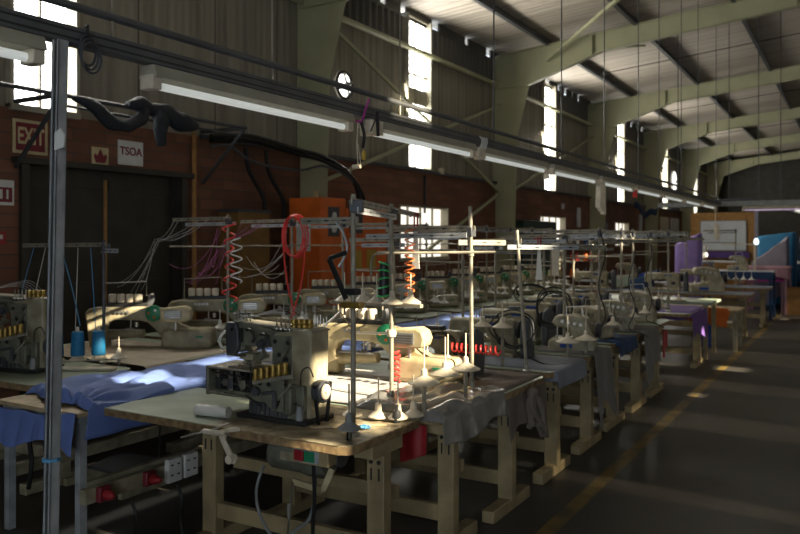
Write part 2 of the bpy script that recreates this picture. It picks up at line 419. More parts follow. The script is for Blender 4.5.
for i, (y0, y1, z0, z1) in enumerate(WIN):
    window(i + 1, y0, y1, z0, z1, [(0, z1 - z0)], [.9, 1.75] if i else [.75, 1.5], 'daylight')
for i, (y0, y1, z0, z1) in enumerate(LOW):
    window(i + 7, y0, y1, z0, z1, [(0, z1 - z0)], [.5], 'daylight_low')
# solid sheet between the two halves of the second window
struct(bx(XL - .12, XL - .08, 12.14, 12.96, 4.22, 4.5).build('wall_left_infill', 'panel', wl, smooth=False))
# unseen right wall, its openings added and aimed to place sun patches
KX, KZ = .10, .48
def hole(x, y, z, hy, hz): d = XR - x; return (y - KX * d - hy, y - KX * d + hy, z + KZ * d - hz, z + KZ * d + hz)
SUN = [hole(-2.16, 3.30, .78, .15, .07), hole(-2.40, 3.25, 1.0, .08, .13), hole(-2.9, 4.1, .8, .5, .27), hole(-2.4, 3.95, 1.1, .1, .1),
       hole(-4.0, 3.5, .8, .17, .17), hole(-3.95, 4.45, .8, .4, .18), hole(-4.0, 5.35, .8, .2, .15), hole(-4.0, 8.3, .8, .4, .1),
       hole(-1.5, 11.05, 0, .18, .11), hole(-1.84, 11.0, .35, .05, .2), hole(-2.0, 12.35, .78, .2, .1), hole(-1.8, 17.3, .3, .12, .14),
       hole(-1.45, 18.7, 0, .3, .05), hole(-5.35, 4.55, 1.15, .25, .08), hole(-5.0, 4.0, .84, .2, .05), hole(-4.1, 24, 1.2, .2, .15), hole(-3.65, 21.9, 1.32, .22, .13), hole(-5.2, 16.5, 1.42, .4, .16), hole(-1.9, 11.2, .10, .05, .06),
       hole(-2.0, 24.5, 1.0, .3, .1), hole(-1.55, 9.0, .02, .12, .05), hole(-2.3, 5.9, 1.0, .12, .1), hole(-2.5, 9.8, 1.1, .15, .1),
       hole(-2.92, 2.95, .35, .03, .12)]
DIM = [(4.55, 4.8, 1.9, 4.0), (6.6, 7.3, 1.6, 3.9), (8.7, 9.3, 1.6, 3.9), (10.9, 12.2, 1.6, 3.9), (14.0, 15.5, 1.6, 3.9), (18, 19.6, 1.6, 3.9), (22.5, 24.5, 1.6, 3.9), (28, 31, 1.6, 3.9)]
w = MB(); wall_cells(w, YB, YE, 0, roof_z(XR) + .05, SUN + DIM, putx(XR, XR + .1)); struct(w.build('wall_right', 'panel', smooth=False))
for i, (a, b, c, d) in enumerate(DIM): struct(bx(XR + .04, XR + .05, a, b, c, d).build('window_%d' % (i + 10), 'dimpane', smooth=False))  # added panes, out of view, that leave dim sun strips on the floor
struct(bx(XL - .3, XR + .3, YE, YE + .2, 0, 7.3).build('wall_back', 'door', smooth=False))
w = MB(); wall_cells(w, XL - .3, XR + .3, 0, 7.3, [(-1.5, 4.5, 0, 4.0)], lambda mb, a, b, c, d: mb.box(a, b, YB - .2, YB, c, d)); struct(w.build('wall_front', 'panel', smooth=False))
# door on the left wall
dt = bpy.data.objects.new('door_1', None); COL.objects.link(dt); dt['kind'] = 'structure'; dt.location = (XL - .15, 5.67, 0)
f = MB(); f.box(-.05, .2, -1.07, -.99, 0, 2.5); f.box(-.05, .2, .99, 1.07, 0, 2.5); f.box(-.07, .24, -1.15, 1.15, 2.44, 2.50); f.build('door_frame', 'door', dt, smooth=False)
for s in (-1, 1):
    m = bx(-.03, .03, min(0, s * .99) + .005, max(0, s * .99) - .005, .02, 2.45)
    for z in (.1, 1.2, 2.3): m.box(.03, .05, min(.06 * s, s * .95), max(.06 * s, s * .95), z - .05, z + .05)
    m.build('door_leaf', 'door', dt, smooth=False)
m = MB(); m.box(.03, .055, .0, .03, .1, 2.35)
m.build('edge_strip', 'cork', dt, smooth=False)
struct(MB().tube([(XL + .05, 6.85, 0), (XL + .05, 6.85, 3.0)], .03, 8).build('trim_%d' % k, 'cork')); k += 1
struct(bx(XL - .02, XL + .05, 7.0, 45, 2.95, 3.0).build('trim_%d' % k, 'darkgrey')); k += 1

# ------------------------------------------------------------------ lights
wd = bpy.data.worlds.new('world'); SC.world = wd; wd.use_nodes = True
bg = wd.node_tree.nodes['Background']; bg.inputs[0].default_value = (.80, .90, 1, 1); bg.inputs[1].default_value = 2.2
sd = bpy.data.lights.new('sun', 'SUN'); sd.energy = 18; sd.color = (1, .86, .62); sd.angle = radians(.5)
so = bpy.data.objects.new('sun', sd); COL.objects.link(so)
so.rotation_euler = Vector((-1, KX, -KZ)).to_track_quat('-Z', 'Y').to_euler()
def area(name, loc, d, sx, sy, e, col):
    l = bpy.data.lights.new(name, 'AREA'); l.shape = 'RECTANGLE'; l.size = sx; l.size_y = sy; l.energy = e; l.color = col
    o = bpy.data.objects.new(name, l); COL.objects.link(o); o.location = loc; o.rotation_euler = Vector(d).to_track_quat('-Z', 'Z').to_euler(); return o
for i, (y0, y1, z0, z1) in enumerate(WIN): area('window_daylight', (XL + .02, (y0 + y1) / 2, (z0 + z1) / 2), (1, -.15, .1), y1 - y0, z1 - z0, 120, (1, .95, .82))
area('doorway_fill', (1.5, YB + .05, 2), (0, 1, 0), 6, 4, 14, (1, .94, .86))  # added soft fill at an unseen doorway behind the camera
area('right_fill', (XR - .05, 12, 5.6), (-1, 0, .25), 34, 1.6, 215, (1, .88, .70))  # added ambient fill strip, high inside the unseen right wall

# ------------------------------------------------------------------ sewing tables
TZ = .77
def sewing_table(label, loc, hx=.81, dep=.745, legx=(-.22, .72), top='lamgreen', legy=.36, group='tables in the front row', legm='tablecream', sc=1):
    t = thing('sewing_table', label, 'table', loc, 0, group)
    r = .06; p = [(-hx, 0), (hx - r, 0), (hx - .02, .02), (hx, r), (hx, dep - r), (hx - .02, dep - .02), (hx - r, dep), (-hx, dep)]
    MB().prism(p, TZ - .004, TZ, 'xy').build('laminate', top, t, smooth=False)
    MB().prism(p, TZ - .045, TZ - .0045, 'xy').build('tabletop', 'wood', t, bevel=.004)
    for x in legx:
        l = bx(x - .05, x + .05, legy - .035, legy + .035, .06, TZ - .046).build('leg', legm, t, bevel=.006)
        bx(x - .04, x + .04, legy - .30, legy + .30, 0, .075).build('foot', legm, l, bevel=.008)
        bx(x - .054, x + .054, legy - .14, legy + .14, TZ - .11, TZ - .047).build('head_bracket', legm, l, bevel=.004)
        for s in (-1, 1):
            m = MB(); m.cyl((x + s * .022, legy - .041, .62), .011, .008, 'y', 8); m.box(x + s * .022 - .004, x + s * .022 + .004, legy - .039, legy - .03, .53, .59)
            m.build('bolt', 'dark', l)
    bx(legx[0], legx[1], legy - .02, legy + .02, .15, .24).build('stretcher', legm, t, bevel=.005)
    bx(legx[0], legx[1], legy + .16, legy + .2, .38, .45).build('stretcher', legm, t, bevel=.005)
    return t
TA = [2.64 + .86 * i for i in range(8)]; TA[1] = 3.60
AX = -2.69
look = ['wooden sewing table with worn green laminate top, nearest in the front row', 'sewing table under white cloth and grey plastic behind the nearest worn table',
        'sewing table under a knotted brown dust cloth', 'sewing table with slate blue top right of the black cable loops', 'fifth sewing table along the aisle from the front',
        'sixth sewing table along the aisle from the front', 'seventh sewing table along the aisle from the front', 'last sewing table of the dense front row before the purple cloth']
tabs = []
tabs.append(sewing_table(look[0], (-2.795, 2.88, 0), hx=.825, dep=.70, legx=(-.335, .765), legy=.35, top='worntop'))
tb = sewing_table(look[1], (AX, TA[1], 0), legx=(-.35, .74), legy=.22)
tabs.append(tb)
for i in range(2, 8): tabs.append(dup(tb, (AX + random.uniform(-.03, .03), TA[i], 0), 0, look[i], 'tables in the front row'))

# ------------------------------------------------------------------ lockstitch machine
def lockstitch(label, loc, rz=0, sc=1, group='sewing machines in the front row', paint='cream_dk', guard='darkgrey', badge='royal'):
    t = thing('sewing_machine', label, 'sewing machine', loc, rz, group, sc)
    m = bx(-.30, .27, -.09, .09, 0, .04); m.build('bed', paint, t, bevel=.008)
    arm = [(.06, .04), (.26, .04), (.265, .27), (.24, .30), (-.27, .295), (-.30, .27), (-.30, .15), (-.27, .13), (-.20, .13), (-.18, .17), (.02, .185), (.06, .16)]
    MB().prism(arm, -.06, .06).build('arm', paint, t, bevel=.02, seg=3)
    a = bx(-.302, -.268, -.045, .045, .14, .27).build('face_plate', 'steel', t, bevel=.004)
    m = MB(); m.cyl((-.24, 0, .07), .006, .08); m.box(-.25, -.23, -.012, .012, .045, .055); m.cyl((-.225, 0, .055), .004, .09); m.build('needle_bar', 'steel', t)
    m = MB(); m.lathe([(.0, .27), (.06, .27), (.07, .278), (.07, .30), (.05, .312), (0, .312)], (0, 0, .22), 'x'); m.build('handwheel', 'dark', t)
    MB().prism([(-.09, -.03), (.09, -.03), (.1, .16), (.07, .29), (0, .33), (-.07, .29), (-.1, .16)], .318, .385, 'yz').build('belt_guard', guard, t, bevel=.02, seg=3)
    bx(.02, .12, -.066, -.06, .245, .268).build('badge', badge, t)
    m = MB(); m.lathe([(.0, -.078), (.018, -.078), (.018, -.066), (.012, -.062), (.012, -.06)], (-.16, 0, .21), 'y', 12); m.build('tension_dial', 'steel', t)
    m = MB(); m.lathe([(0, -.085), (.03, -.085), (.034, -.06), (.034, -.055)], (.16, 0, .13), 'y', 14); m.build('stitch_dial', 'dark', t)
    bx(-.03, .10, -.02, .05, .295, .325).build('winder', 'darkgrey', t, bevel=.006)
    for x in (-.12, -.06): m = MB(); m.cyl((x, .02, .295), .004, .09, n=6); m.build('thread_post', 'steel', t)
    return t
# ------------------------------------------------------------------ feed-off-the-arm machine with oil cups
def offarm(label, loc, rz=0, sc=1, group='off-the-arm machines in the back row', cup='creamcone', paint='cream_dk'):
    t = thing('sewing_machine', label, 'sewing machine', loc, rz, group, sc)
    body = [(-.56, 0), (-.60, .30), (-.57, .335), (-.50, .35), (-.05, .355), (.05, .34), (.13, .27), (.22, .20), (.34, .15), (.38, .12), (.38, .0), (.12, .0), (.09, .06), (.0, .16), (-.06, .215), (-.13, .235), (-.34, .24), (-.40, .22), (-.43, .16), (-.40, .11), (-.40, 0)]
    MB().prism(body, -.055, .055).build('arm', paint, t, bevel=.018, seg=3)
    m = MB(); m.tube([(-.42, -.01, .105), (-.10, -.01, .125)], [.045, .035], 12); m.build('cylinder_bed', paint, t)
    m = MB(); m.box(-.40, -.12, -.045, .02, .148, .156); m.build('needle_plate', 'steel', t)
    bx(.08, .50, -.16, .14, 0, .165).build('base', paint, t, bevel=.035, seg=4)
    bx(.38, .44, -.166, -.158, .10, .118).build('badge', 'green', t, bevel=.003)
    g = MB(); g.lathe([(0, -.11), (.040, -.11), (.068, -.10), (.070, -.06), (.06, -.055), (0, -.055)], (0, 0, .30), 'y', 24); g.build('belt_guard', 'green', t)
    for a in range(3):
        m = MB(); m.cyl((.035 * cos(a * 2.1 + .9), -.114, .30 + .035 * sin(a * 2.1 + .9)), .011, .004, 'y', 8); m.build('guard_hole', 'orange' if a else 'white', t)
    mo = [(.09, .235), (.09, .35), (.28, .37), (.325, .35), (.345, .30), (.33, .25), (.29, .235)]
    mt = MB().prism(mo, -.21, -.07).build('motor_cover', 'cream', t, bevel=.015, seg=3)
    bx(.13, .27, -.214, -.208, .265, .335).build('vent_plate', 'grey', mt)
    m = MB(); [m.box(.135, .265, -.218, -.213, .272 + .016 * i, .279 + .016 * i) for i in range(4)]; m.build('vent_slat', 'steel', mt)
    m = MB(); m.cyl((.2, -.13, .16), .012, .09); m.build('motor_post', 'steel', t)
    bx(-.42, -.06, -.03, .045, .35, .385).build('cup_rail', 'dark', t, bevel=.004)
    for i in range(4):
        m = MB(); m.lathe([(.0, 0), (.030, 0), (.034, .01), (.034, .062), (.028, .072), (0, .074)], (-.38 + .075 * i, .005, .388), 'z', 14); m.build('oil_cup', cup, t)
    m = MB(); m.tube(spline([(-.07, .0, .36), (-.04, 0, .42), (-.05, 0, .46)], 4), .028, 8); m.build('elbow_fitting', 'darkgrey', t)
    m = MB(); m.tube([(-.46, .05, .35), (-.46, .05, .55), (-.10, .05, .565), (-.10, .05, .44)], .006, 6); m.build('wire_bracket', 'pole', t)
    m = MB(); m.cyl((-.22, 0, .16), .007, .09); m.box(-.26, -.2, -.02, .02, .157, .165); m.lathe([(0, 0), (.02, 0), (.02, .04), (0, .04)], (-.16, -.03, .18), 'z', 10); m.build('presser_foot', 'steel', t)
    m = MB(); [m.lathe([(0, -.075), (.014, -.075), (.014, -.06), (0, -.055)], (-.33 + .035 * i, 0, .31), 'y', 10) for i in range(4)]; m.build('tension_dials' if False else 'tension_unit', 'steel', t)
    return t
# ------------------------------------------------------------------ overlock (boxy)
def overlock(label, loc, rz=0, sc=1, group='sewing machines in the front row', paint='cream_dk'):
    t = thing('overlock_machine', label, 'sewing machine', loc, rz, group, sc)
    MB().prism([(-.2, 0), (.18, 0), (.18, .12), (.14, .20), (.12, .27), (.02, .30), (-.14, .29), (-.17, .24), (-.13, .20), (-.02, .19), (.0, .11), (-.2, .09)], -.11, .11).build('body', paint, t, bevel=.015, seg=3)
    m = MB(); m.lathe([(0, .182), (.055, .182), (.06, .19), (.06, .215), (.04, .225), (0, .225)], (0, .02, .17), 'x'); m.build('handwheel', 'dark', t)
    for i in range(4): m = MB(); m.lathe([(0, -.135), (.012, -.135), (.016, -.12), (.016, -.112), (0, -.11)], (-.08 + .05 * i, 0, .25 - .008 * i), 'y', 10); m.build('tension_dial', 'steel', t)
    m = MB(); m.tube([(-.06, 0, .29), (-.06, 0, .36), (.06, 0, .37), (.08, 0, .29)], .005, 6); m.build('thread_guide', 'steel', t)
    m = MB(); m.cyl((-.13, -.05, .09), .006, .13); m.box(-.17, -.1, -.07, -.03, .088, .098); m.build('presser_foot', 'steel', t)
    bx(-.1, .0, -.116, -.11, .03, .06).build('badge', 'royal', t)
    return t
# ------------------------------------------------------------------ multi needle chainstitch machine
def multineedle(label, loc, rz=0, sc=1, group=None):
    t = thing('sewing_machine', label, 'sewing machine', loc, rz, group, sc)
    bx(-.13, .34, -.14, .12, 0, .025).build('base_plate', 'dark', t, bevel=.004)
    m = MB()
    m.box(-.16, .30, .0, .12, .025, .20); m.box(-.05, .30, -.13, .0, .025, .06); m.box(.05, .3, -.10, 0, .06, .20)
    m.box(-.34, .05, -.12, -.10, .10, .135); m.box(-.36, -.34, -.14, .10, .10, .25); m.box(-.34, -.05, .08, .11, .1, .25)
    m.build('bed_casting', 'hammer', t, bevel=.006)
    m = MB()
    for i in range(9): m.box(-.04 + .03 * i, -.02 + .03 * i, -.137, -.128, .028, .095)
    m.build('cooling_fin', 'darkgrey', t)
    bx(-.33, -.07, -.09, .08, .13, .20).build('crank_chamber', 'dark', t)
    m = MB(); m.tube([(-.32, -.1, .17), (-.08, -.1, .17)], .008, 6); m.tube([(-.3, -.1, .15), (-.3, -.1, .24)], .01, 6); m.tube([(-.2, -.11, .13), (-.2, -.11, .25)], .014, 6); m.box(-.26, -.22, -.11, -.09, .155, .19); m.tube([(-.12, -.1, .14), (-.16, -.1, .24)], .012, 6); m.build('looper_shaft', 'steel', t)
    m = MB(); m.prism([(-.36, -.14), (-.02, -.14), (.05, -.10), (.05, .11), (-.36, .11)], .25, .262, 'xy'); m.build('bed_plate', 'pole', t, bevel=.003)
    m = MB(); m.box(-.19, -.11, -.06, .05, .262, .27); m.box(-.2, -.12, -.13, -.11, .262, .272); m.build('needle_plate', 'steel', t)
    # front covers with screws
    m = MB(); m.prism([(-.04, .10), (.07, .10), (.12, .06), (.2, .06), (.2, .24), (.06, .24), (0, .22)], -.142, -.128); m.build('front_cover', 'hammer', t, bevel=.004)
    for x, z in ((.0, .14), (.1, .2), (.16, .1), (.04, .2)):
        m = MB(); m.lathe([(0, -.152), (.010, -.152), (.012, -.142), (.012, -.14)], (x, 0, z), 'y', 8); m.build('screw', 'dark', t)
    m = MB(); m.lathe([(0, -.17), (.022, -.165), (.026, -.15), (.026, -.142), (0, -.14)], (.02, 0, .155), 'y', 14); m.build('knob', 'darkgrey', t)
    m = MB(); m.tube([(.07, -.16, .15), (.15, -.16, .165)], .009, 6); m.tube([(.15, -.16, .165), (.155, -.16, .10)], .011, 6); m.lathe([(0, 0), (.014, 0), (.014, .03), (0, .03)], (.155, -.16, .08), 'z', 8); m.build('lever', 'darkgrey', t)
    bx(.21, .255, -.15, -.10, .05, .19).build('cylinder_block', 'hammer', t, bevel=.008)
    m = MB(); m.lathe([(0, 0), (.022, 0), (.022, .05), (.016, .06), (.016, .075), (0, .075)], (.29, -.12, .025), 'z', 12); m.build('oil_filler', 'grey', t)
    # column and arm
    col = [(.06, .25), (.10, .25), (.12, .0), (.32, .0), (.33, .47), (.31, .50), (.08, .465), (.065, .42)]
    MB().prism(col, -.07, .09).build('column', 'cream_dk', t, bevel=.012, seg=3)
    bx(.07, .20, -.078, -.068, .24, .455).build('side_cover', 'hammer', t, bevel=.004)
    for x, z in ((.09, .27), (.09, .42), (.18, .42), (.12, .35), (.17, .33)):
        m = MB(); m.lathe([(0, -.088), (.010, -.088), (.013, -.08), (.013, -.076)], (x, 0, z), 'y', 8); m.build('screw', 'dark', t)
    m = MB(); m.tube([(.12, -.09, .28), (.21, -.09, .42)], .006, 6); m.build('link_rod', 'steel', t)
    arm = [(-.24, .36), (-.22, .34), (-.17, .34), (-.14, .375), (.07, .385), (.10, .30), (.12, .30), (.14, .47), (-.10, .50), (-.22, .52), (-.25, .49)]
    MB().prism(arm, -.06, .07).build('arm', 'hammer', t, bevel=.012, seg=3)
    m = MB().prism([(-.055, .49), (.07, .47), (.07, .485), (-.055, .505)], -.0, .08); m.build('arm_cover', 'pole', t, bevel=.003) if False else None
    bx(-.20, .32, -.05, .085, .49, .503).build('arm_lid', 'pole', t, bevel=.004).rotation_euler = (0, radians(2.2), 0)
    MB().prism([(-.258, .325), (-.19, .325), (-.165, .37), (-.17, .47), (-.19, .51), (-.255, .51), (-.265, .47)], -.088, -.058).build('face_plate', 'darkgrey', t, bevel=.01, seg=3)
    m = MB(); m.lathe([(0, -.10), (.008, -.1), (.01, -.088), (.01, -.086)], (-.21, 0, .47), 'y', 8); m.build('screw', 'dark', t); bx(-.16, -.145, -.085, -.07, .40, .48).build('thread_lever', 'dark', t)
    for x, z in ((-.07, .44), (.03, .42)):
        m = MB(); m.tube(spline([(x - .05, -.07, z + .03), (x, -.09, z + .035), (x + .03, -.1, z), (x + .02, -.1, z - .03)], 4), .008, 6); m.build('hook_lever', 'dark', t)
    m = MB(); m.lathe([(0, -.095), (.02, -.095), (.026, -.08), (.026, -.062), (0, -.06)], (-.01, 0, .40), 'y', 12); m.build('dial', 'darkgrey', t)
    m = MB(); m.box(-.19, -.09, -.05, .05, .30, .335); m.box(-.18, -.155, -.03, .03, .262, .31); m.box(-.13, -.10, -.02, .04, .27, .31); m.build('needle_clamp', 'cream_dk', t, bevel=.004)
    m = MB()
    for i in range(6): m.cyl((-.17 + .014 * i, -.03, .262), .002, .05, n=5)
    m.build('needle_row', 'steel', t)
    m = MB(); bx(-.24, -.13, -.1, -.06, .322, .334).build('finger_guard', 'hammer', t); m.tube([(-.06, .0, .385), (-.05, 0, .32), (-.08, 0, .30)], .012, 6); m.box(-.08, -.03, -.03, .02, .31, .33); m.build('presser_bar', 'hammer', t)
    # thread guides on the head
    m = MB()
    for i in range(5): m.tube([(-.23 + .018 * i, -.03 + .01 * i, .51), (-.225 + .02 * i, -.03, .56 + .015 * (i % 2))], .004, 5)
    m.tube([(-.25, -.03, .55), (-.12, -.03, .56)], .005, 5); m.tube([(-.25, .02, .53), (-.13, .02, .54)], .006, 5); m.build('thread_guide', 'darkgrey', t)
    # tension posts
    for i in range(4):
        m = MB(); m.lathe([(0, 0), (.019, 0), (.019, .022), (.014, .026), (.018, .03), (.018, .052), (0, .056)], (.175 + .028 * i, -.02 + .01 * i, .488), 'z', 12); m.build('tension_post', 'gold', t)
    for i in range(4):
        m = MB(); m.cyl((.08 + .03 * i, -.05, .47), .004, .075, n=6); m.lathe([(0, .002), (.018, 0), (.018, .006), (0, .008)], (.08 + .03 * i, -.05, .485), 'z', 10); m.build('thread_post', 'steel', t)
    b = MB(); b.bar((.01, -.165, .205), (.28, -.165, .262), .012, .02); b.build('tension_rail', 'pole', t)
    for i in range(6):
        x = .03 + .04 * i; m = MB(); m.lathe([(0, 0), (.016, 0), (.02, .01), (.013, .03), (.019, .052), (.016, .062), (0, .064)], (x, -.165, .218 + .0095 * i * 1.0), 'z', 12); m.build('tension_post', 'gold', t)
    w = MB(); w.lathe([(0, .335), (.042, .335), (.058, .34), (.060, .35), (.060, .385), (.052, .392), (.046, .38), (.018, .375), (.016, .39), (0, .39)], (0, -.03, .17), 'x', 24); w.build('handwheel', 'darkgrey', t); w = MB(); w.lathe([(0, .386), (.036, .386), (.04, .389), (.04, .396), (.03, .399), (.012, .397), (.010, .405), (0, .405)], (0, -.03, .17), 'x', 20); w.build('wheel_hub', 'creamcone', t)
    w = MB(); w.bar((.362, -.085, .21), (.362, -.05, -.02), .02, .008); w.bar((.362, .055, .21), (.362, .02, -.02), .02, .008); w.build('drive_belt', 'rubber', t)
    random.seed(5)
    for k in range(16):
        x, z = random.uniform(-.33, .3), random.choice((.115, .235, .045, .21))
        q = MB(); q.lathe([(0, -.012), (.006, -.012), (.008, -.004), (.008, 0)], (x, -.142 if x > -.04 else -.12, z), 'y', 6); q.build('screw', 'steel' if k % 3 == 0 else 'dark', t)
    for k, (a, b_) in enumerate((((-.30, -.135, .23), (-.05, -.135, .22)), ((-.34, -.13, .12), (-.02, -.15, .11)), ((.0, -.17, .30), (.0, -.17, .20)), ((.27, -.15, .32), (.28, -.17, .25)), ((-.05, -.155, .13), (.05, -.155, .08)), ((.18, -.15, .14), (.26, -.16, .21)))):
        MB().tube([a, b_], .0045, 5).build('thin_rod', 'pole' if k % 2 else 'dark', t)
    for k in range(3): bx(-.30 + .09 * k, -.26 + .09 * k, -.128, -.118, .135 + .01 * k, .20).build('looper_block', ['dark', 'darkgrey', 'hammer'][k], t, bevel=.004)
    for k in range(5): MB().tube(spline([(.17 + .03 * k, -.03, .54), (.12 + .02 * k, -.07, .57 + .01 * k), (-.1, -.06, .545), (-.19 + .01 * k, -.05, .52), (-.19 + .012 * k, -.06, .36)], 5), .0013, 4).build('needle_thread', 'whitethread', t)
    # rear spool pins and hose
    m = MB(); [m.tube([(.26 + .02 * i, .05, .5), (.26 + .02 * i, .05, .545 + .01 * (i % 3))], .003, 5) for i in range(5)]; m.build('guide_pin', 'steel', t)
    m = MB(); m.tube(spline([(-.26, -.05, .45), (-.31, -.05, .44), (-.33, -.06, .40), (-.31, -.07, .37), (-.28, -.08, .355)], 5), [.009] * 20 + [.005], 6); m.build('feed_hose', 'white', t)
    m = MB(); m.tube(spline([(.27, -.09, .2), (.29, -.1, .28), (.33, -.09, .3), (.35, -.08, .25)], 5), .004, 6); m.build('oil_pipe', 'dark', t)
    return t
# ------------------------------------------------------------------ thread stands
def saucer(m, c, r=.06, pin=.16):
    m.lathe([(0, -.004), (r, -.012), (r + .002, -.006), (r * .35, .022), (.018, .03), (.015, .06), (.004, .066), (.004, pin), (0, pin)], c, 'z', 18)
def thread_stand(label, loc, rz=0, h=1.12, bars=((.5, 0), (.5, .07)), rod=.45, tray=(), trayz=.25, group='thread stands in the front row', sc=1, pm='pole', sm='creamcone', lean=0, bz=0):
    t = thing('thread_stand', label, 'thread stand', loc, rz, group, sc)
    m = MB(); m.tube([(0, 0, 0), (lean * h, 0, h)], .0125, 10); m.build('pole', pm, t)
    m = MB(); m.lathe([(0, 0), (.035, 0), (.035, .012), (.018, .02), (.018, .05), (0, .05)], (0, 0, 0)); m.build('clamp_base', 'steel', t)
    for i, (L, dy, *an) in enumerate(bars):
        z = h - bz - .035 - .045 * i; a = an[0] if an else 0; ux, uy = -cos(a), -sin(a); a0 = Vector((lean * z + uy * dy * -1, ux * dy * -1, z)); e = Vector((ux, uy, -.01))
        sb = MB().bar(a0 - e * .03, a0 + e * L, .006, .032).build('slotted_bar', 'pole' if i % 2 == 0 else 'galv', t)
        n = max(3, int(L / .12)); b = MB()
        b.bar(a0 + e * L * .04, a0 + e * L * .96, .0064, .002)
        for q in range(n): p = a0 + e * (L * (q + .5) / n); b.bar(p - e * .012, p + e * .012, .0075, .008)
        b.build('bar_slot', 'dark', sb)
    m = MB(); m.box(lean * h - .016, lean * h + .016, -.018, .05, h - bz - .09, h - bz - .03); m.build('pole_clamp', 'darkgrey', t, bevel=.004)
    if rod:
        z = h - .29; m = MB(); m.tube([(lean * z, 0, z), (lean * z - rod, .02, z)], .007, 6); m.build('cross_rod', 'pole', t)
        m = MB(); m.lathe([(0, -.02), (.02, -.02), (.02, .02), (0, .02)], (lean * z, 0, z), 'z', 10); m.build('rod_clamp', 'pole', t)
    if tray:
        xs = [p[0] for p in tray]; m = MB(); m.box(min(xs) - .10, max(xs) + .10, -.018, .018, trayz - .03, trayz - .010); m.box(-.02, .02, -.02, .02, trayz - .03, trayz + .02)
        for x, y in tray:
            if abs(y) > .02: m.bar((x, 0, trayz - .016), (x, y, trayz - .016), .02, .008)
        m.build('spool_tray', 'pole', t)
        for x, y in tray: m = MB(); saucer(m, (x, y, trayz)); m.build('spool_holder', sm, t)
    return t
# front row machines
multineedle('grey-green multi-needle chainstitch machine with brass tension posts on the nearest worn table', (-2.70, 3.22, TZ), 0, .96)
offarm('cream off-the-arm machine with red and white holed green guard, over the white cloth', (-2.70, 4.46, TZ + .012), .06, .98, 'sewing machines in the front row', paint='cream')
ls = lockstitch('cream lockstitch machine with dark belt guard behind the white spool saucers', (-2.62, 4.85, TZ), .0, 1.0)
LS = [(-2.60, 5.75, .05, 'cream lockstitch machine draped in black cable loops'), (-2.72, 6.6, -.05, 'tall cream lockstitch machine behind the cable-draped machine')]
for x, y, r, l in LS: dup(ls, (x, y, TZ+.003), r, l)
TZ += .003
ov = overlock('boxy cream overlock machine at the aisle end of the fifth table from the front', (-2.08, 6.4, TZ), .2, 1.0)
dup(ov, (-2.2, 7.3, TZ), -.2, 'cream overlock machine on the sixth table from the front')
dup(ls, (-2.9, 7.4, TZ), .1, 'lockstitch machine on the sixth table from the front')
dup(ov, (-2.2, 8.15, TZ), .3, 'cream overlock machine on the seventh table from the front')
dup(ls, (-2.9, 8.25, TZ), 0, 'lockstitch machine on the seventh table from the front')
dup(ov, (-2.2, 9.05, TZ), .1, 'cream overlock machine on the last table before the purple cloth', sc=1.15)
dup(ls, (-2.9, 9.1, TZ), -.1, 'lockstitch machine on the last table before the purple cloth')
TZ -= .003

# ------------------------------------------------------------------ stands along the front row
thread_stand('thread stand with tall pole rising over the corner of the nearest worn table', (-2.08, 3.08, TZ), radians(-71.7), 1.15,
             bars=((1.72, .0), (.8, .03), (.30, .0, radians(75))), rod=0, pm='pole')
t2 = thread_stand('thread stand whose raised tray carries five saucers behind the nearest tall pole', (-2.34, 3.86, TZ), 0, 1.14, bars=(), rod=0,
             tray=[(-.33, 0), (-.2, 0), (-.1, .0), (.03, -.04), (.1, .05)], trayz=.575, pm='pole')
m = MB(); m.tube(spline([(-.14, 0, .72), (-.13, 0, .83), (-.08, .02, .85), (.1, .1, .855), (.5, .35, .86)], 6), .008, 6); m.build('bent_rod', 'pole', t2)
m = MB(); m.tube([(.0, -.02, .39), (-.24, -.02, .38), (-.33, -.05, .50), (-.48, -.1, .36)], .007, 6); m.build('thread_arm', 'steel', t2)
m = MB(); m.lathe([(0, -.02), (.025, -.02), (.03, 0), (.025, .02), (0, .02)], (0, 0, .39), 'z', 12); m.build('rod_clamp', 'creamcone', t2)
thread_stand('thread stand with two cream slotted bars behind the white hanging strip', (-2.08, 4.40, TZ), 0, 1.14, bars=((.62, 0), (.70, -.12), (.3, .05, pi + .9)), rod=.7, lean=-.01, bz=.10)
thread_stand('leaning thread stand beside the cable-looped machine', (-2.02, 5.17, TZ), 0, 1.0, bars=((.40, 0), (.5, .05, pi + .7)), rod=0, lean=-.075, bz=.04)
thread_stand('thread stand in front of the white hanging strips, fifth along the aisle', (-2.15, 6.36, TZ), 0, 1.0, bars=((.5, .06), (.5, -.04), (.4, 0, pi + .8)), rod=.4)
ts = thread_stand('thread stand sixth along the aisle with dark cables down its pole', (-2.08, 7.15, TZ), 0, 1.05, bars=((.5, 0), (.45, .1), (.5, 0, pi + .7)), rod=.45, tray=[(-.25, 0), (-.12, 0), (.12, .02)], trayz=.16)
for y, l in ((8.0, 'thread stand seventh along the aisle from the front'), (8.47, 'thread stand eighth along the aisle from the front'), (9.3, 'thread stand ninth along the aisle, second from the end of the dense row'), (10.26, 'thread stand at the end of the dense row by the purple cloth')):
    dup(ts, (-2.1, y, TZ if y < 9.5 else TZ + .02), random.uniform(-.15, .15), l, 'thread stands in the front row')

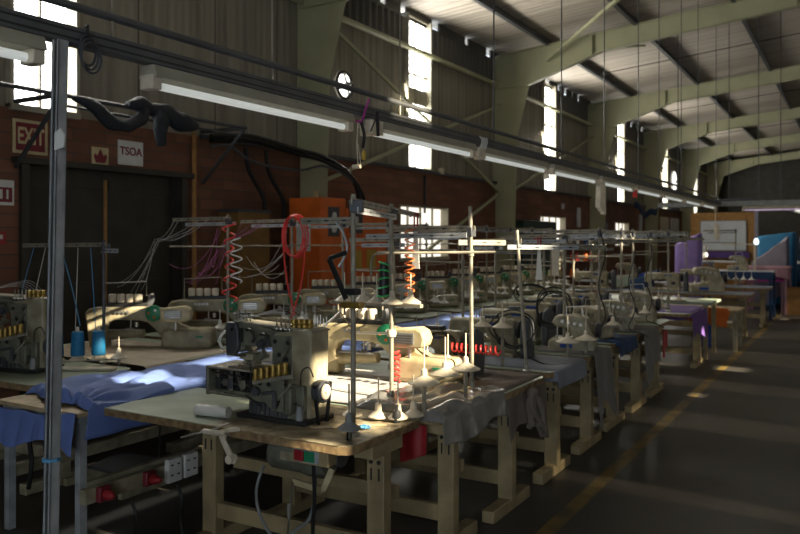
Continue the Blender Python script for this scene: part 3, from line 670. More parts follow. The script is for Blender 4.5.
def spool_rack(label, loc, pts, z, r=.07, pin=.16, sm='creamcone', group='spool racks'):
    t = thing('spool_rack', label, 'spool rack', loc, 0, group)
    m = MB()
    for a, b in zip(pts[:-1], pts[1:]): m.bar((a[0], a[1], z - .018), (b[0], b[1], z - .018), .03, .008)
    mx = sum(p[0] for p in pts) / len(pts); my = sum(p[1] for p in pts) / len(pts)
    m.tube([(pts[0][0], pts[0][1], 0), (pts[0][0], pts[0][1], z)], .012, 8); m.tube([(pts[-1][0], pts[-1][1], 0), (pts[-1][0], pts[-1][1], z)], .012, 8)
    m.build('rack_bar', 'pole', t)
    for x, y in pts: m = MB(); saucer(m, (x, y, z), r, pin); m.build('spool_holder', sm, t)
    return t
spool_rack('low spool rack of sunlit cream saucers at the worn table corner', (-2.14, 3.40, TZ), [(-.14, -.03), (.0, .0), (.10, .03), (.14, .12)], .028, .052, .2)
spool_rack('small dark saucer rack beside the nearest tall pole base', (-2.05, 3.0, TZ), [(0, 0)], .06, .055, .2, sm='grey')
spool_rack('rack of three large saucers at the end of the plastic covered table', (-1.97, 3.58, TZ), [(0, 0), (-.02, .28), (.0, .5)], .19, .085, .2)
spool_rack('spool rack of two saucers between the cable loops and the aisle', (-1.98, 6.0, TZ), [(-.02, 0), (.06, .22)], .13, .09, .2)
spool_rack('spool rack left of the third thread stand', (-2.5, 4.45, TZ), [(-.1, 0), (.06, .03), (.2, .05)], .12, .07, .2)
spool_rack('pair of saucers by the second leaning stand', (-2.42, 5.3, TZ), [(0, 0), (.16, 0)], .30, .07, .16)
# lying pins, clip and lint on the worn table
c = MB(); c.lathe([(.0, 0), (.02, 0), (.024, .03), (.02, .06), (0, .06)], (0, 0, 0), 'z', 12); c.lathe([(.0, .06), (.01, .06), (.01, .09), (0, .09)], (0, 0, 0), 'z', 8)
o = c.build('oil_bottle', 'dark'); o.location = (-2.03, 3.40, TZ + .001); tag(o, 'small black bottle at the right edge of the worn table', 'bottle')
m = MB()
for i in range(14):
    a = random.uniform(0, 6.28); p = [Vector((random.gauss(0, .018), random.gauss(0, .014), .006 + random.random() * .012)) for _ in range(5)]
    m.tube(spline(p, 4), .0025, 5)
o = m.build('thread_scrap', 'bluethread'); o.location = (-2.10, 3.2, TZ); tag(o, 'tangle of pale blue thread on the sunlit table corner', 'thread scrap')
m = MB(); m.prism([(0, 0), (.36, .05), (.38, .035), (.02, -.02)], 0, .012, 'xy'); o = m.build('wooden_strip', 'ply', bevel=.002); o.location = (-2.34, 3.08, TZ + .001); o.rotation_euler = (0, 0, .55); tag(o, 'thin wooden strip lying beside the tall pole base', 'wooden strip')
m = MB(); m.tube([(-.1, 0, .03), (.1, 0, .03)], .03, 16); o = m.build('elastic_roll', 'white'); o.location = (-2.93, 3.02, TZ + .001); o.rotation_euler = (0, 0, .15); tag(o, 'short white roll on the worn table left of the chainstitch machine', 'roll')
m = MB(); m.tube([(-.07, 0, .035), (.07, 0, .035)], .03, 16); o = m.build('elastic_roll', 'creamcone'); o.location = (-2.78, 3.26, TZ + .263); o.rotation_euler = (0, 0, .15); tag(o, 'cream roll resting on the bed of the chainstitch machine', 'roll')
# cone with green and black bands on the raised tray
t = thing('thread_spool', 'tall green and black banded spool on the raised five-saucer tray', 'spool', (-2.39, 3.86, TZ + .60))
m = MB(); m.lathe([(0, 0), (.036, 0), (.026, .20), (0, .20)], (0, 0, 0)); m.build('cone', 'dark', t)
for i in range(5):
    z = .012 + .045 * i; m = MB(); r = .0365 - .01 * z / .2
    vs = []; m.tube([((r + .001) * cos(a), (r + .001) * sin(a), z + .01 * sin(a + i)) for a in [2 * pi * q / 16 for q in range(16)]], .006, 5, closed=True); m.build('band', 'limegreen', t)
# black plastic clip hanging on the nearest pole
t = thing('spring_clamp', 'black spring clamp gripping the nearest tall pole', 'clamp', (-2.08, 3.06, TZ + .70))
m = MB(); m.bar((-.02, -.01, -.05), (-.12, -.01, .14), .014, .026); m.build('jaw', 'rubber', t, bevel=.004)
m = MB(); m.bar((-.12, -.01, .14), (-.02, -.01, .17), .014, .022); m.build('jaw', 'rubber', t, bevel=.004); bx(-.03, .04, -.02, .03, -.03, .0).build('grip', 'rubber', t, bevel=.004)
m = MB(); m.tube(spline([(-.07, .0, .1), (-.03, .01, .18), (-.05, .01, .26), (-.09, 0, .32)], 5), .006, 6); m.build('cord', 'galv', t)
t = thing('pipe_clamp', 'brass coloured clamp on the nearest tall pole', 'clamp', (-2.08, 3.08, TZ + .62))
m = MB(); m.box(-.06, .05, -.022, .022, -.015, .015); m.build('clamp_body', 'gold', t, bevel=.004); m = MB(); m.tube([(-.05, 0, -.05), (-.05, 0, .04)], .006, 6); m.build('screw', 'steel', t)
# white strip hung from the long bar, red ribbon
t = thing('plastic_strip', 'long white strip hung by a red ribbon from the long slotted bar', 'strip', (-2.54, 4.5, 1.87))
m = MB(); m.prism([(-.012, -.10), (.012, -.10), (.03, -.36), (-.03, -.36)], -.002, .002); m.build('strip', 'white', t)
m = MB(); m.tube([(-.01, 0, -.11), (-.01, 0, .0), (.015, 0, .01), (.012, 0, -.11)], .006, 5); m.tube([(-.01, 0, .0), (-.045, 0, -.015)], .006, 5); m.build('ribbon', 'red', t)
dup(t, (-2.35, 6.3, 1.72), 0, 'white strip hanging left of the fifth aisle thread stand', sc=1.0)
o = MB().prism([(-.035, 0), (.035, 0), (.03, -.30), (-.03, -.30)], -.002, .002).build('card_strip', 'creamcone'); o.location = (-2.22, 6.34, 1.70); tag(o, 'beige card strip hanging beside the narrow white one', 'strip')

# ------------------------------------------------------------------ cable loops
def coil(label, loc, pts, r=.008, m='rubber', name='cable', cat='cable', group=None):
    o = MB().tube(spline(pts, 6), r, 7).build(name, m); o.location = loc; return tag(o, label, cat, group)
def ringpts(n, R, seed, drop=1.2):
    random.seed(seed); out = []
    for i in range(n * 8):
        a = 2 * pi * i / 8; rr = R * (random.uniform(.9, 1.05) + .12 * sin(i // 8 * 2.1))
        out.append((rr * cos(a) + random.uniform(-.01, .01), -.01 * (i // 8) + random.uniform(-.02, .02), rr * drop * sin(a)))
    return out
coil('black cable looped over the second lockstitch machine, trailing down to the table', (-2.30, 5.62, TZ + .24), ringpts(3, .17, 3, .8) + [(.05, -.1, -.15), (.2, -.12, -.2), (.30, -.1, -.232), (.42, 0, -.232)], .0055)
coil('black cable coil hanging in front of the tall lockstitch machine', (-2.28, 6.48, TZ + .34), ringpts(4, .16, 5, 1.0) + [(.12, 0, -.2), (.22, 0, -.32)], .0055)
coil('dark cable bundle behind the three large saucers', (-2.42, 4.62, TZ + .2), ringpts(3, .13, 8, .8) + [(.1, 0, -.1), (.3, 0, -.19)], .007)
coil('upper black cable loop above the tall lockstitch machine', (-2.5, 6.5, TZ + .46), ringpts(2, .15, 11, .5), .0055)
for i, (x, y) in enumerate(((-2.06, 7.1), (-2.0, 7.95), (-2.05, 8.9))):
    coil('dark cable running down the %s' % ('sixth aisle stand', 'seventh aisle stand', 'ninth aisle stand')[i], (x, y, TZ), [(0, 0, 1.0), (.05, 0, .8), (-.02, .02, .5), (.06, -.03, .25), (.0, -.05, .05), (.12, -.1, .01), (.2, -.08, -.03)], .006)
def helix(x, y, z0, z1, R, n): return [(x + R * cos(2 * pi * n * i / (n * 8)), y + R * sin(2 * pi * n * i / (n * 8)), z0 + (z1 - z0) * i / (n * 8)) for i in range(n * 8 + 1)]
coil('coiled red cord stretched beside the green guarded machine', (-2.30, 4.5, TZ + .2), [(p[2], p[0], p[1]) for p in helix(0.05, .03, 0, .34, .026, 10)], .006, 'redhose', 'coiled_cord', 'cord')
coil('orange curly air hose hanging behind the second tall pole', (-2.50, 4.35, TZ + .5), helix(0, 0, 0, .5, .03, 10), .005, 'orangehose', 'curly_hose', 'hose')
coil('red coiled cord hanging below the green guarded machine', (-2.53, 4.22, TZ + .03), [(p[0], p[1], p[2]) for p in helix(0, 0, 0, .2, .03, 6)], .006, 'redhose', 'coiled_cord', 'cord')

# ------------------------------------------------------------------ coverings on the front row
def sheet(name, label, m, x0, x1, y0, y1, z, cat='cloth', hang=None, amp=.02, fr=6, seed=0, nu=40, nv=30, ragged=.02, thick=.004, group=None, sides=()):
    """cloth lying over a surface; hang = dict(side: length) lets edges fall"""
    hang = hang or {}
    def fn(u, v):
        X = x0 + (x1 - x0) * u; Y = y0 + (y1 - y0) * v; Z = z + amp * abs(nz(X * fr + seed, Y * fr * .6, seed)) + .004
        hl = hang.get('l', 0); hr = hang.get('r', 0); hf = hang.get('f', 0); hb = hang.get('b', 0)
        tx0, tx1, ty0, ty1 = x0 + hl, x1 - hr, y0 + hf, y1 - hb
        w = nz(X * 3 + seed, Y * 3, 3.3)
        if X > tx1 + .001: d = (X - tx1) * (1 + ragged * 8 * w); Z = z + .004 - d; X = tx1 + .012 + .02 * d / .2 * (1 + nz(Y * 9, seed, d * 2))
        elif X < tx0 - .001: d = (tx0 - X) * (1 + ragged * 8 * w); Z = z + .004 - d; X = tx0 - .012 - .02 * d / .2 * (1 + nz(Y * 9, seed, d * 2))
        if Y < ty0 - .001: d = (ty0 - Y) * (1 + ragged * 8 * w); Z = min(Z, z + .004 - d); Y = ty0 - .012 - .02 * d / .2 * (1 + nz(X * 9, seed, d * 2))
        elif Y > ty1 + .001: d = Y - ty1; Z = min(Z, z + .004 - d); Y = ty1 + .012
        return (X, Y, Z)
    o = MB().grid(fn, nu, nv).build(name, m, solid=thick, sub=1)
    return tag(o, label, cat, group)
sheet('cloth', 'white cloth lying on the table behind the chainstitch machine', 'whitecloth', -3.45, -2.42, TA[1] + .02, 4.62, TZ + .001, amp=.012, fr=3, seed=2)
sheet('plastic_sheet', 'crumpled grey plastic sheet over the corner behind the worn table', 'plastic', -2.45, -1.74, TA[1] - .02, TA[1] + .85, TZ + .006, 'sheet', {'r': .14, 'f': .03}, .055, 8, 9, ragged=.08, nu=70, nv=70)
sheet('dust_cloth', 'brown dust cloth hanging over the aisle end of the third table', 'browncloth', -2.5, -1.52, TA[2] + .05, TA[2] + .74, TZ + .001, 'cloth', {'r': .36, 'f': .05}, .03, 6, 21, ragged=.06)
sheet('table_cover', 'slate blue cover on the fourth table from the front', 'greyblue', -2.75, -1.72, TA[3] + .0, TA[3] + .74, TZ + .001, 'cloth', {'r': .13, 'f': .08}, .008, 3, 5, ragged=.01)
sheet('dust_cloth', 'long grey cloth draped off the fifth table towards the aisle', 'greycloth', -2.4, -1.35, TA[4] + .1, TA[4] + .6, TZ + .001, 'cloth', {'r': .5}, .03, 5, 31, ragged=.1)
sheet('dust_cloth', 'navy cloth over the end of the sixth table', 'navycloth', -2.3, -1.75, TA[5] + .05, TA[5] + .7, TZ + .001, 'cloth', {'r': .12, 'f': .03}, .03, 5, 41)
sheet('dust_cloth', 'grey cloth hanging over the end of the seventh table', 'greycloth', -2.3, -1.5, TA[6] + .05, TA[6] + .7, TZ + .001, 'cloth', {'r': .35}, .03, 6, 51, ragged=.08)
# knot of the brown cloth
m = MB(); random.seed(4)
for i in range(7): m.tube(spline([(0, 0, 0), (random.uniform(-.03, .05), random.uniform(-.05, .05), -.08), (random.uniform(-.02, .08), random.uniform(-.07, .07), -.2 - .1 * random.random())], 5), [.028] * 6 + [.024] * 5, 7)
m.lathe([(0, -.03), (.04, -.02), (.045, .01), (.02, .04), (0, .04)], (0, 0, 0))
o = m.build('cloth_knot', 'browncloth', sub=1); o.location = (-1.82, 4.76, .71); tag(o, 'knotted bunch of brown cloth at the aisle end of the third table', 'cloth')
o = sheet("rag", "red rag hanging under the corner of the plastic covered table", "red", -2.2, -2.0, 3.48, 3.5, .70, "cloth", {}, .01, 5, 2, 8, 4)
o.rotation_euler = (0, 0, 0)
bm = MB().grid(lambda u, v: (-2.12 + .16 * u, 3.585 + .008 * sin(u * 9), .725 - .22 * v * (1 - .3 * u)), 10, 8); me = bm.build('tmp', 'red', solid=.004, sub=1); o.data = me.data; bpy.data.objects.remove(me)
o2 = MB().grid(lambda u, v: (-1.86 + .02 * sin(u * 8), 8.8 + .16 * u, .70 - .30 * v * (1 - .4 * u)), 8, 8).build('rag', 'red', solid=.004, sub=1); tag(o2, 'red rag hanging from a table leg far along the row', 'cloth')

# ------------------------------------------------------------------ under the nearest table
t = thing('table_motor', 'grey clutch motor slung under the nearest worn table', 'motor', (-2.47, 3.20, .60), 0, None, .92)
m = MB(); m.lathe([(0, -.20), (.08, -.20), (.105, -.18), (.105, .02), (.09, .04), (.115, .06), (.115, .16), (.09, .19), (0, .19)], (0, 0, 0), 'x', 24); m.build('motor_housing', 'hammer', t)
m = MB(); m.lathe([(0, .19), (.055, .19), (.06, .20), (.045, .215), (.06, .23), (.055, .24), (0, .24)], (.03, 0, .02), 'x', 18); m.build('pulley', 'darkgrey', t)
m = MB(); m.box(-.1, .1, -.05, .05, .09, .16); m.box(-.08, .02, -.109, -.1, -.02, .03); m.build('motor_bracket', 'cream_dk', t, bevel=.004)
m = MB(); m.bar((.02, -.12, -.12), (.22, -.12, -.14), .02, .035); m.bar((.22, -.12, -.14), (.27, -.1, -.02), .02, .035); m.build('clutch_lever', 'cream', t, bevel=.004)
m = MB(); m.tube([(.03, -.13, -.12), (-.01, -.13, -.42)], .006, 6); m.lathe([(0, 0), (.012, 0), (.012, .08), (0, .08)], (.0, -.13, -.32)); m.build('pitman_rod', 'steel', t)
m = MB(); m.tube([(.27, .0, .03), (.27, .02, .12)], .01, 6); m.build('belt', 'rubber', t)
t = thing('switch_box', 'cream switch box with red and green buttons under the nearest worn table', 'switch', (-2.22, 2.95, .685), 0, None, .88)
bx(-.12, .12, -.03, .05, -.045, .045).build('housing', 'tablecream', t, bevel=.006)
bx(-.10, .06, -.034, -.029, -.034, .034).build('button_plate', 'galv', t)
bx(-.095, -.035, -.045, -.032, -.028, .028).build('stop_button', 'red', t, bevel=.003)
bx(-.03, .035, -.045, -.032, -.028, .028).build('start_button', 'green', t, bevel=.003)
coil('pale cable looping down under the switch box', (-2.50, 3.12, .64), [(-.10, -.08, -.08), (-.13, -.1, -.2), (-.11, -.1, -.32), (-.03, -.1, -.42), (.03, -.1, -.43), (.12, -.1, -.36), (.21, -.1, -.28), (.24, -.1, -.12), (.24, -.1, .0)], .008, 'grey')
coil('black cable hanging beside the switch box', (-2.26, 3.0, .68), [(0, 0, 0), (.01, 0, -.2), (0, 0, -.4), (.03, 0, -.66)], .010)
t = thing('tape_feeder', 'cream tape feeder bracket clamped to the front edge of the nearest table', 'feeder', (-2.71, 2.865, TZ - .015), 0, None, .62)
m = MB(); m.prism([(-.02, .01), (.15, .06), (.20, .05), (.20, .03), (.06, -.0), (.04, -.06), (.12, -.17), (.16, -.20), (.14, -.24), (.10, -.23), (-.0, -.08), (-.03, -.02)], -.03, -.005); m.build('bracket', 'creamcone', t, bevel=.006)
m = MB(); m.tube([(-.13, -.08, -.0), (.1, -.08, .01)], .022, 12); m.lathe([(0, -.03), (.03, -.03), (.03, -.02), (.03, 0), (0, 0)], (0, -.08, .0), 'x', 12); m.build('roller', 'creamcone', t)
m = MB(); m.tube([(-.34, -.12, -.07), (-.02, -.08, .03), (.12, -.05, .09)], .008, 6); m.tube([(-.16, -.08, 0), (.14, -.08, .01)], .010, 8); m.build('guide_rod', 'steel', t)
m = MB(); m.lathe([(0, -.06), (.035, -.06), (.035, .01), (0, .01)], (.11, 0, -.2), 'y', 14); m.build('end_roller', 'creamcone', t)

# ------------------------------------------------------------------ cutting tables with the blue cloth
def cutting_table(label, loc, L=2.5, W=.74):
    t = thing('cutting_table', label, 'table', loc, 0, 'tables under the blue cloth')
    bx(-W / 2, W / 2, .0, L, TZ - .03, TZ - .006).build('tabletop', 'ply', t, bevel=.003)
    bx(-W / 2 + .03, W / 2 - .03, .03, L - .03, TZ - .07, TZ - .031).build('frame', 'galv', t)
    for x in (-W / 2 + .05, W / 2 - .05):
        for y in (.06, L - .06): bx(x - .022, x + .022, y - .022, y + .022, 0, TZ - .07).build('leg', 'galv', t)
    bx(W / 2 - .06, W / 2 - .02, .08, L - .08, .30, .37).build('stretcher', 'cream_dk', t)
    bx(-W / 2 + .02, -W / 2 + .06, .08, L - .08, .30, .37).build('stretcher', 'cream_dk', t)
    return t
ct = cutting_table('steel framed cutting table with bare plywood edge nearest the camera, under the blue cloth', (-3.995, 2.72, 0))
dup(ct, (-3.995, 5.3, 0), 0, 'middle cutting table under the blue cloth'); dup(ct, (-3.995, 7.85, 0), 0, 'far cutting table under the blue cloth')
def front_y(x):
    q = (x + 4.37) / .775
    return 2.86 + .055 * sin(q * 7 + 1) + .05 * nz(x * 9, 1.3) - max(0, q - .74) / .26 * .17
def blue(u, v):
    x = -4.37 + .775 * u; y = front_y(x) * (1 - v ** 1.3) + 10.4 * v ** 1.3
    dx, dy = x + 3.68, y - 2.72; r = sqrt(dx * dx + dy * dy); a = math.atan2(dy, dx)
    fan = abs(sin(a * 9 + nz(x * 2, y * 2, 1) * 2.5)) * .06 * math.exp(-r * .9) * min(1, r * 4)
    wr = fan + abs(nz(x * 3.2 + y * 1.6, y * .8 - x * .9, 2)) * (.05 if y < 5 else .03) + abs(nz(x * 10 - y * 4, y * 2.5 + x * 4, 5)) * .012
    lip = max(0, 1 - (y - front_y(x)) / .06); wr += .03 * sin(min(1, lip) * pi) * (1 + .6 * nz(x * 7, 3))
    z = TZ + .004 + wr * (1 - .8 * (lip > .95))
    if u > .93: d = (u - .93) / .07; x = -3.612 + .004 * d; z = TZ + .006 - .16 * d * (1 + .4 * nz(y * 2, 1)) + wr * (1 - d)
    if u < .05: d = (.05 - u) / .05; x = -4.355 - .02 * d; z = TZ + .006 - .10 * d
    return (x, y, z)
t = thing('blue_cloth', 'long wrinkled blue cloth spread over the tables between the two machine rows', 'cloth', (0, 0, 0))
MB().grid(blue, 110, 330).build('cloth_sheet', 'bluecloth', t, solid=.004)
def flap(u, v):
    x = -4.35 + .74 * u; d = v * (.15 + .05 * sin(u * 7) + .05 * u)
    return (x, 2.70 - .02 * abs(sin(u * 17 + v)) * v - .012 * v - .004, TZ - (.035 if u < .78 else .035 * (1 - (u - .78) / .22) - .006) - d + .012 * nz(x * 8, v * 3))
MB().grid(flap, 60, 14).build('hanging_hem', 'bluecloth', t, solid=.004, sub=1)
# power rail under the near cutting table
t = thing('power_rail', 'metal rail with sockets between the near table legs', 'power rail', (-3.59, 2.72, .33))
bx(-.02, .03, 0, 1.6, -.05, .03).build('rail', 'cream_dk', t, bevel=.003)
for i, y in enumerate((.60, .73)):
    p = bx(.032, .07, y - .055, y + .055, -.075, .065).build('socket_plate', 'white', t, bevel=.005)
    for a in (-.025, .025):
        for b in (-.03, .03): m = MB(); m.cyl((.0705, y + a, b), .006, .003, 'x', 6); m.box(.070, .073, y + a - .012, y + a - .006, b - .004, b + .004); m.build('socket_hole', 'dark', p)
for i, y in enumerate((.10, .42)):
    p = bx(.032, .07, y - .04, y + .04, -.05, .035).build('red_socket', 'maroon', t, bevel=.01)
    m = MB(); m.lathe([(0, .07), (.026, .07), (.03, .09), (.022, .12), (.010, .14), (0, .14)], (0, y, -.01), 'x', 14); m.build('plug', 'red', p)
    coil('black cable hanging from the %s red plug under the cutting table' % ('left' if i == 0 else 'right'), (-3.32, 2.72 + y, .32), [(0, 0, 0), (.04, 0, -.08), (.02, .01, -.2), (.05, 0, -.30)], .009)
for i, (x, y) in enumerate(((-4.26, 2.86), (-4.18, 2.9), (-3.74, 2.85))):
    coil(['black cable bunch dangling inside the left leg of the near cutting table', 'second black cable beside the left table leg', 'black tangle hanging right of the steel post'][i], (x, y, TZ - .05), [(0, 0, 0), (.03, 0, -.12), (-.02, .02, -.22), (.03, 0, -.34), (.0, .0, -.5 + .15 * i)] if i < 2 else [(0, 0, 0), (.05, 0, -.06), (-.03, 0, -.1), (.04, 0, -.13), (-.01, 0, -.09), (.02, 0, -.17)], .014 if i != 1 else .008)
t = thing('foot_pedal', 'dark treadle plate on a low frame under the near cutting table', 'pedal', (-4.45, 3.75, 0))
m = MB(); m.box(-.3, .3, -.02, .02, .05, .09); m.box(-.3, -.26, -.3, .3, 0, .05); m.box(.26, .3, -.3, .3, 0, .05); m.build('pedal_frame', 'cream_dk', t)
bx(-.22, .22, -.16, .16, .115, .135).build('treadle', 'darkgrey', t, bevel=.01).rotation_euler = (.12, 0, 0)
m = MB(); m.tube([(.2, .1, .12), (.2, .12, .55)], .006, 6); m.build('pull_rod', 'dark', t)

# ------------------------------------------------------------------ back row of machines
PB = [4.73 + .955 * i for i in range(11)]
tbk = sewing_table('green topped sewing table under the leftmost off-the-arm machine in the back row', (-5.3, PB[0] - .42, 0), hx=.82, dep=.80, legx=(-.4, .55), legy=.4, group='tables in the back row', legm='cream_dk')
for i in range(1, 11): dup(tbk, (-5.3, PB[i] - .42, 0), 0, 'green topped sewing table, %s from the left in the back row' % ORD[i + 1])
dup(tbk, (-5.35, 3.08, 0), 0, 'sewing table at the far left under the first multi-needle machine of the back row')
mb0 = thing('sewing_machine', '', 'sewing machine')
bpy.data.objects.remove(mb0)
mn = [o for o in bpy.data.objects if o.name == 'sewing_machine'][0]
dup(mn, (-5.30, 3.42, TZ + .002), .25, 'cream multi-needle machine with a row of brass posts at the far left edge', sc=1.05, drop=('feed_hose', 'drive_belt'))
om = offarm('off-the-arm machine with four cream oil cups, leftmost complete one in the back row', (-5.25, PB[0], TZ + .002), .55, 1.0)
om2 = None
for i in range(1, 11):
    l = 'off-the-arm machine with green guard, %s from the left in the back row' % ORD[i]
    r = dup(om, (-5.25 + random.uniform(-.04, .04), PB[i], TZ + .002), .55 + random.uniform(-.08, .08), l)
sheet('cloth', 'beige cloth over the table under the leftmost off-the-arm machine', 'browncloth', -6.0, -4.47, 3.95, 4.9, TZ + .001, amp=.02, fr=3, seed=61, hang={'r': .03})
bpy.data.objects['cloth.001'].data.materials[0] = mat('beigecloth', (.42, .36, .28), .8, 0, .2, 6, bump=.3)

for i, (x, y) in enumerate(((-2.95, 4.9), (-2.85, 5.85), (-2.95, 6.75), (-2.8, 7.65), (-2.75, 8.45), (-2.8, 9.3))):
    dup(ts, (x, y, TZ), random.uniform(-.3, .3), 'thread stand at the inner end of the %s table of the front row' % ORD[i + 2], 'inner thread stands of the front row', sc=(.92, .98, .88, .95, .9, .97)[i])
for i, (y, c) in enumerate(((4.95, 'spoolblue'), (6.75, 'white'), (7.65, 'redhose'), (8.45, 'creamcone'))):
    t = thing('thread_spool', {'spoolblue': 'blue', 'white': 'white', 'redhose': 'red', 'creamcone': 'cream'}[c] + ' thread cone standing on the inner part of the front row', 'spool', (-2.3 - .2 * (i % 2), y - .1, TZ))
    m = MB(); m.lathe([(0, 0), (.05, 0), (.035, .16), (.012, .165), (.01, .18), (0, .18)], (0, 0, 0), 'z', 16); m.build('thread_cone', c, t)
def back_stand(label, loc, thr, hose=None, n=4, first=False, L=.62):
    t = thread_stand(label, loc, .12, 1.16, bars=((L, 0), (L - .08, .08)), rod=L + .05, tray=[(.0, .2), (.15, .02), (.3, -.06), (-.16, .1), (.3, .12)][:n], trayz=.13, group='thread stands in the back row', sm='white')
    if thr:
        random.seed(hash(label) % 5 if False else int(loc[1] * 10))
        for k in range(6):
            a = (-L * random.uniform(.2, .98), .0, 1.12); m = MB()
            q = Vector((-L - .14 + random.uniform(-.03, .03), -.05, .93 + random.uniform(-.02, .02))); m.tube(sag(a, q, random.uniform(.01, .1), 8)[:-1] + sag(q, (-L - random.uniform(.2, .6), -.1, random.uniform(.4, .6)), random.uniform(.02, .1), 8), .0022, 4); m.build('thread', thr[0], t)
        for k in range(5):
            m = MB(); m.tube(sag((-random.uniform(.0, .2), .05, random.uniform(.6, 1.08)), (-L * random.uniform(.4, 1.3), random.uniform(0, .2), random.uniform(.5, .8)), random.uniform(.05, .2), 10), .0028, 4); m.build('thread', thr[1], t)
    return t
s1 = back_stand('back row thread stand with white threads and the red curly tube round its pole', (-4.90, 5.24, TZ), ('whitethread', 'pinkthread'))
s2 = back_stand('back row thread stand with pink threads that carries the big red hose loop', (-4.90, 6.16, TZ), ('pinkthread', 'whitethread'))
s3 = back_stand('plain back row thread stand, third from the left', (-4.90, 7.05, TZ), None)
for i in range(3, 10):
    dup(s3, (-4.90, PB[i] + .42, TZ), random.uniform(-.1, .2), 'plain back row thread stand, %s from the left' % ORD[i])
t = thing('air_hose', 'big red air hose looped over the second thread stand of the back row', 'hose', (-4.86, 6.12, TZ))
for k in range(3):
    m = MB(); m.tube([(.13 * (1 + .05 * k) * cos(a) + .01 * k, .02 * k, .97 + .2 * (1 + .04 * k) * sin(a)) for a in [2 * pi * q / 24 for q in range(24)]], .0085, 7, closed=True); m.build('hose_loop', 'redhose', t)
m = MB(); m.tube(spline([(-.12, 0, .95), (-.10, 0, .7), (-.04, 0, .4), (.03, 0, .18)], 6), .009, 7); m.build('hose_tail', 'redhose', t)
m = MB(); m.tube(spline([(.14, 0, .95), (.14, 0, .7), (.08, 0, .4), (-.02, 0, .15)], 6), .009, 7); m.build('hose_tail', 'redhose', t)
coil('red and white curly tube wound round the leftmost silver stand pole', (-4.90, 5.24, TZ), [(p[0] + .03 * sin(i * .7), p[1], p[2]) for i, p in enumerate(helix(0.02, 0, .38, 1.08, .055, 6))], .008, 'redhose', 'curly_hose', 'hose')
coil('white curly tube beside the red one on the leftmost silver stand', (-4.84, 5.22, TZ), helix(0.06, 0, .55, .95, .05, 4), .006, 'white', 'curly_hose', 'hose')
# left stand with blue cones
t = thread_stand('dark thread stand with long slotted bar and blue spools at the left', (-4.93, 3.93, TZ), 0, .93, bars=((1.0, 0), (.16, 0, pi)), rod=0, tray=(), pm='darkgrey', sm='creamcone', group='thread stands in the back row')
for k, x in enumerate((-.85, -.7, -.5, -.3, -.15)): m = MB(); m.tube(sag((x, 0, .87), (x + .1 * (k - 2), -.1, .1 + .1 * (k % 2)), .0, 6), .003, 4); m.build('thread', 'bluethread' if k % 2 == 0 else 'whitethread', t)
BS = [(-5.03, 3.60), (-4.94, 3.71), (-4.85, 3.82), (-4.76, 3.93)]
rk = spool_rack('cream spool rack holding the three blue spools at the left', (0, 0, TZ), BS, .06, .06, .15)
for i, (x, y) in enumerate(BS[:3]):
    if i == 0:
        sp = thing('thread_spool', 'large blue thread spool half behind the steel post', 'spool', (x, y, TZ + .083), 0, 'blue thread spools')
        m = MB(); m.lathe([(0, 0), (.048, 0), (.050, .01), (.043, .165), (.040, .175), (.015, .178), (0, .178)], (0, 0, 0), 'z', 24); m.build('thread_cone', 'spoolblue', sp)
        m = MB(); m.lathe([(.0, .178), (.012, .178), (.010, .21), (0, .21)], (0, 0, 0), 'z', 12); m.build('cone_tip', 'creamcone', sp)
    else: dup(sp, (x, y, TZ + .083), 0, ['', 'middle one of the three blue thread spools', 'right one of the three blue thread spools'][i], 'blue thread spools')
m = MB(); m.tube([(-5.33, 3.46, TZ + .01), (-5.33, 3.46, TZ + .17)], .006, 6); saucer(m, (-5.02, 3.05, TZ + .04), .085, .24)
o = m.build('spool_holder', 'creamcone'); tag(o, 'large cream saucer with tall pin in front of the far left machine', 'spool holder')
m = MB(); m.prism([(-5.35, 3.38), (-4.6, 3.78), (-4.55, 3.7), (-5.32, 3.28)], TZ + .004, TZ + .022, 'xy'); o = m.build('wooden_strip', 'creamcone', bevel=.003); tag(o, 'cream board lying in front of the blue spool rack', 'board')
coil('blue thread running from the long bar to the left blue spools', (0, 0, 0), [(-5.4, 3.9, 1.64), (-5.2, 3.85, 1.35), (-5.02, 3.79, 1.06)], .004, 'bluethread', 'thread', 'thread')

# ------------------------------------------------------------------ post, trunking, lamps
t = thing('steel_post', 'tall galvanised steel channel post carrying the trunking in the left foreground', 'post', (-2.47, 1.74, 0))
m = MB(); a, b, z = .034, .006, 2.40
for x0, x1, y0, y1 in ((-.034, -.028, -.03, .03), (.028, .034, -.03, .03), (-.034, .034, .024, .03), (-.034, -.014, -.03, -.024), (.014, .034, -.03, -.024)): m.box(x0, x1, y0, y1, 0, z)
m.build('channel', 'galv', t); bx(-.012, .012, .018, .024, 0, z).build('channel_web', 'lampbody', t)
bx(-.07, .07, -.07, .07, 0, .008).build('base_plate', 'galv', t)
t.rotation_euler = (0, radians(1.75), 0); t.location.x = -2.485; t.scale = (.6, .62, 1)
m = MB(); m.lathe([(0, 0), (.032, 0), (.032, .012), (0, .012)], (-2.46, 1.74, .92), 'z', 8); o = m.build('strap', 'bluethread'); tag(o, 'blue strap tied round the steel post at table height', 'strap')
o = MB().prism([(0, 0), (.05, .01), (.055, .05), (.03, .075), (0, .06)], -.003, .003).build('paper_tag', 'paper'); o.location = (-2.405, 1.715, 2.01); tag(o, 'small white torn label on the steel post', 'label')
t = thing('cable_trunking', 'long dark cable trunking running over the tables from upper left into the distance', 'trunking', (-2.46, 0, 2.44))
m = MB(); m.box(-.03, .03, .4, 17.0, -.035, .03); m.build('channel', 'trunk', t, bevel=.004)
m = MB(); [m.box(.0301, .033, .4, 17, z, z + .006) for z in (-.02, .008)]; m.build('groove', 'dark', t)
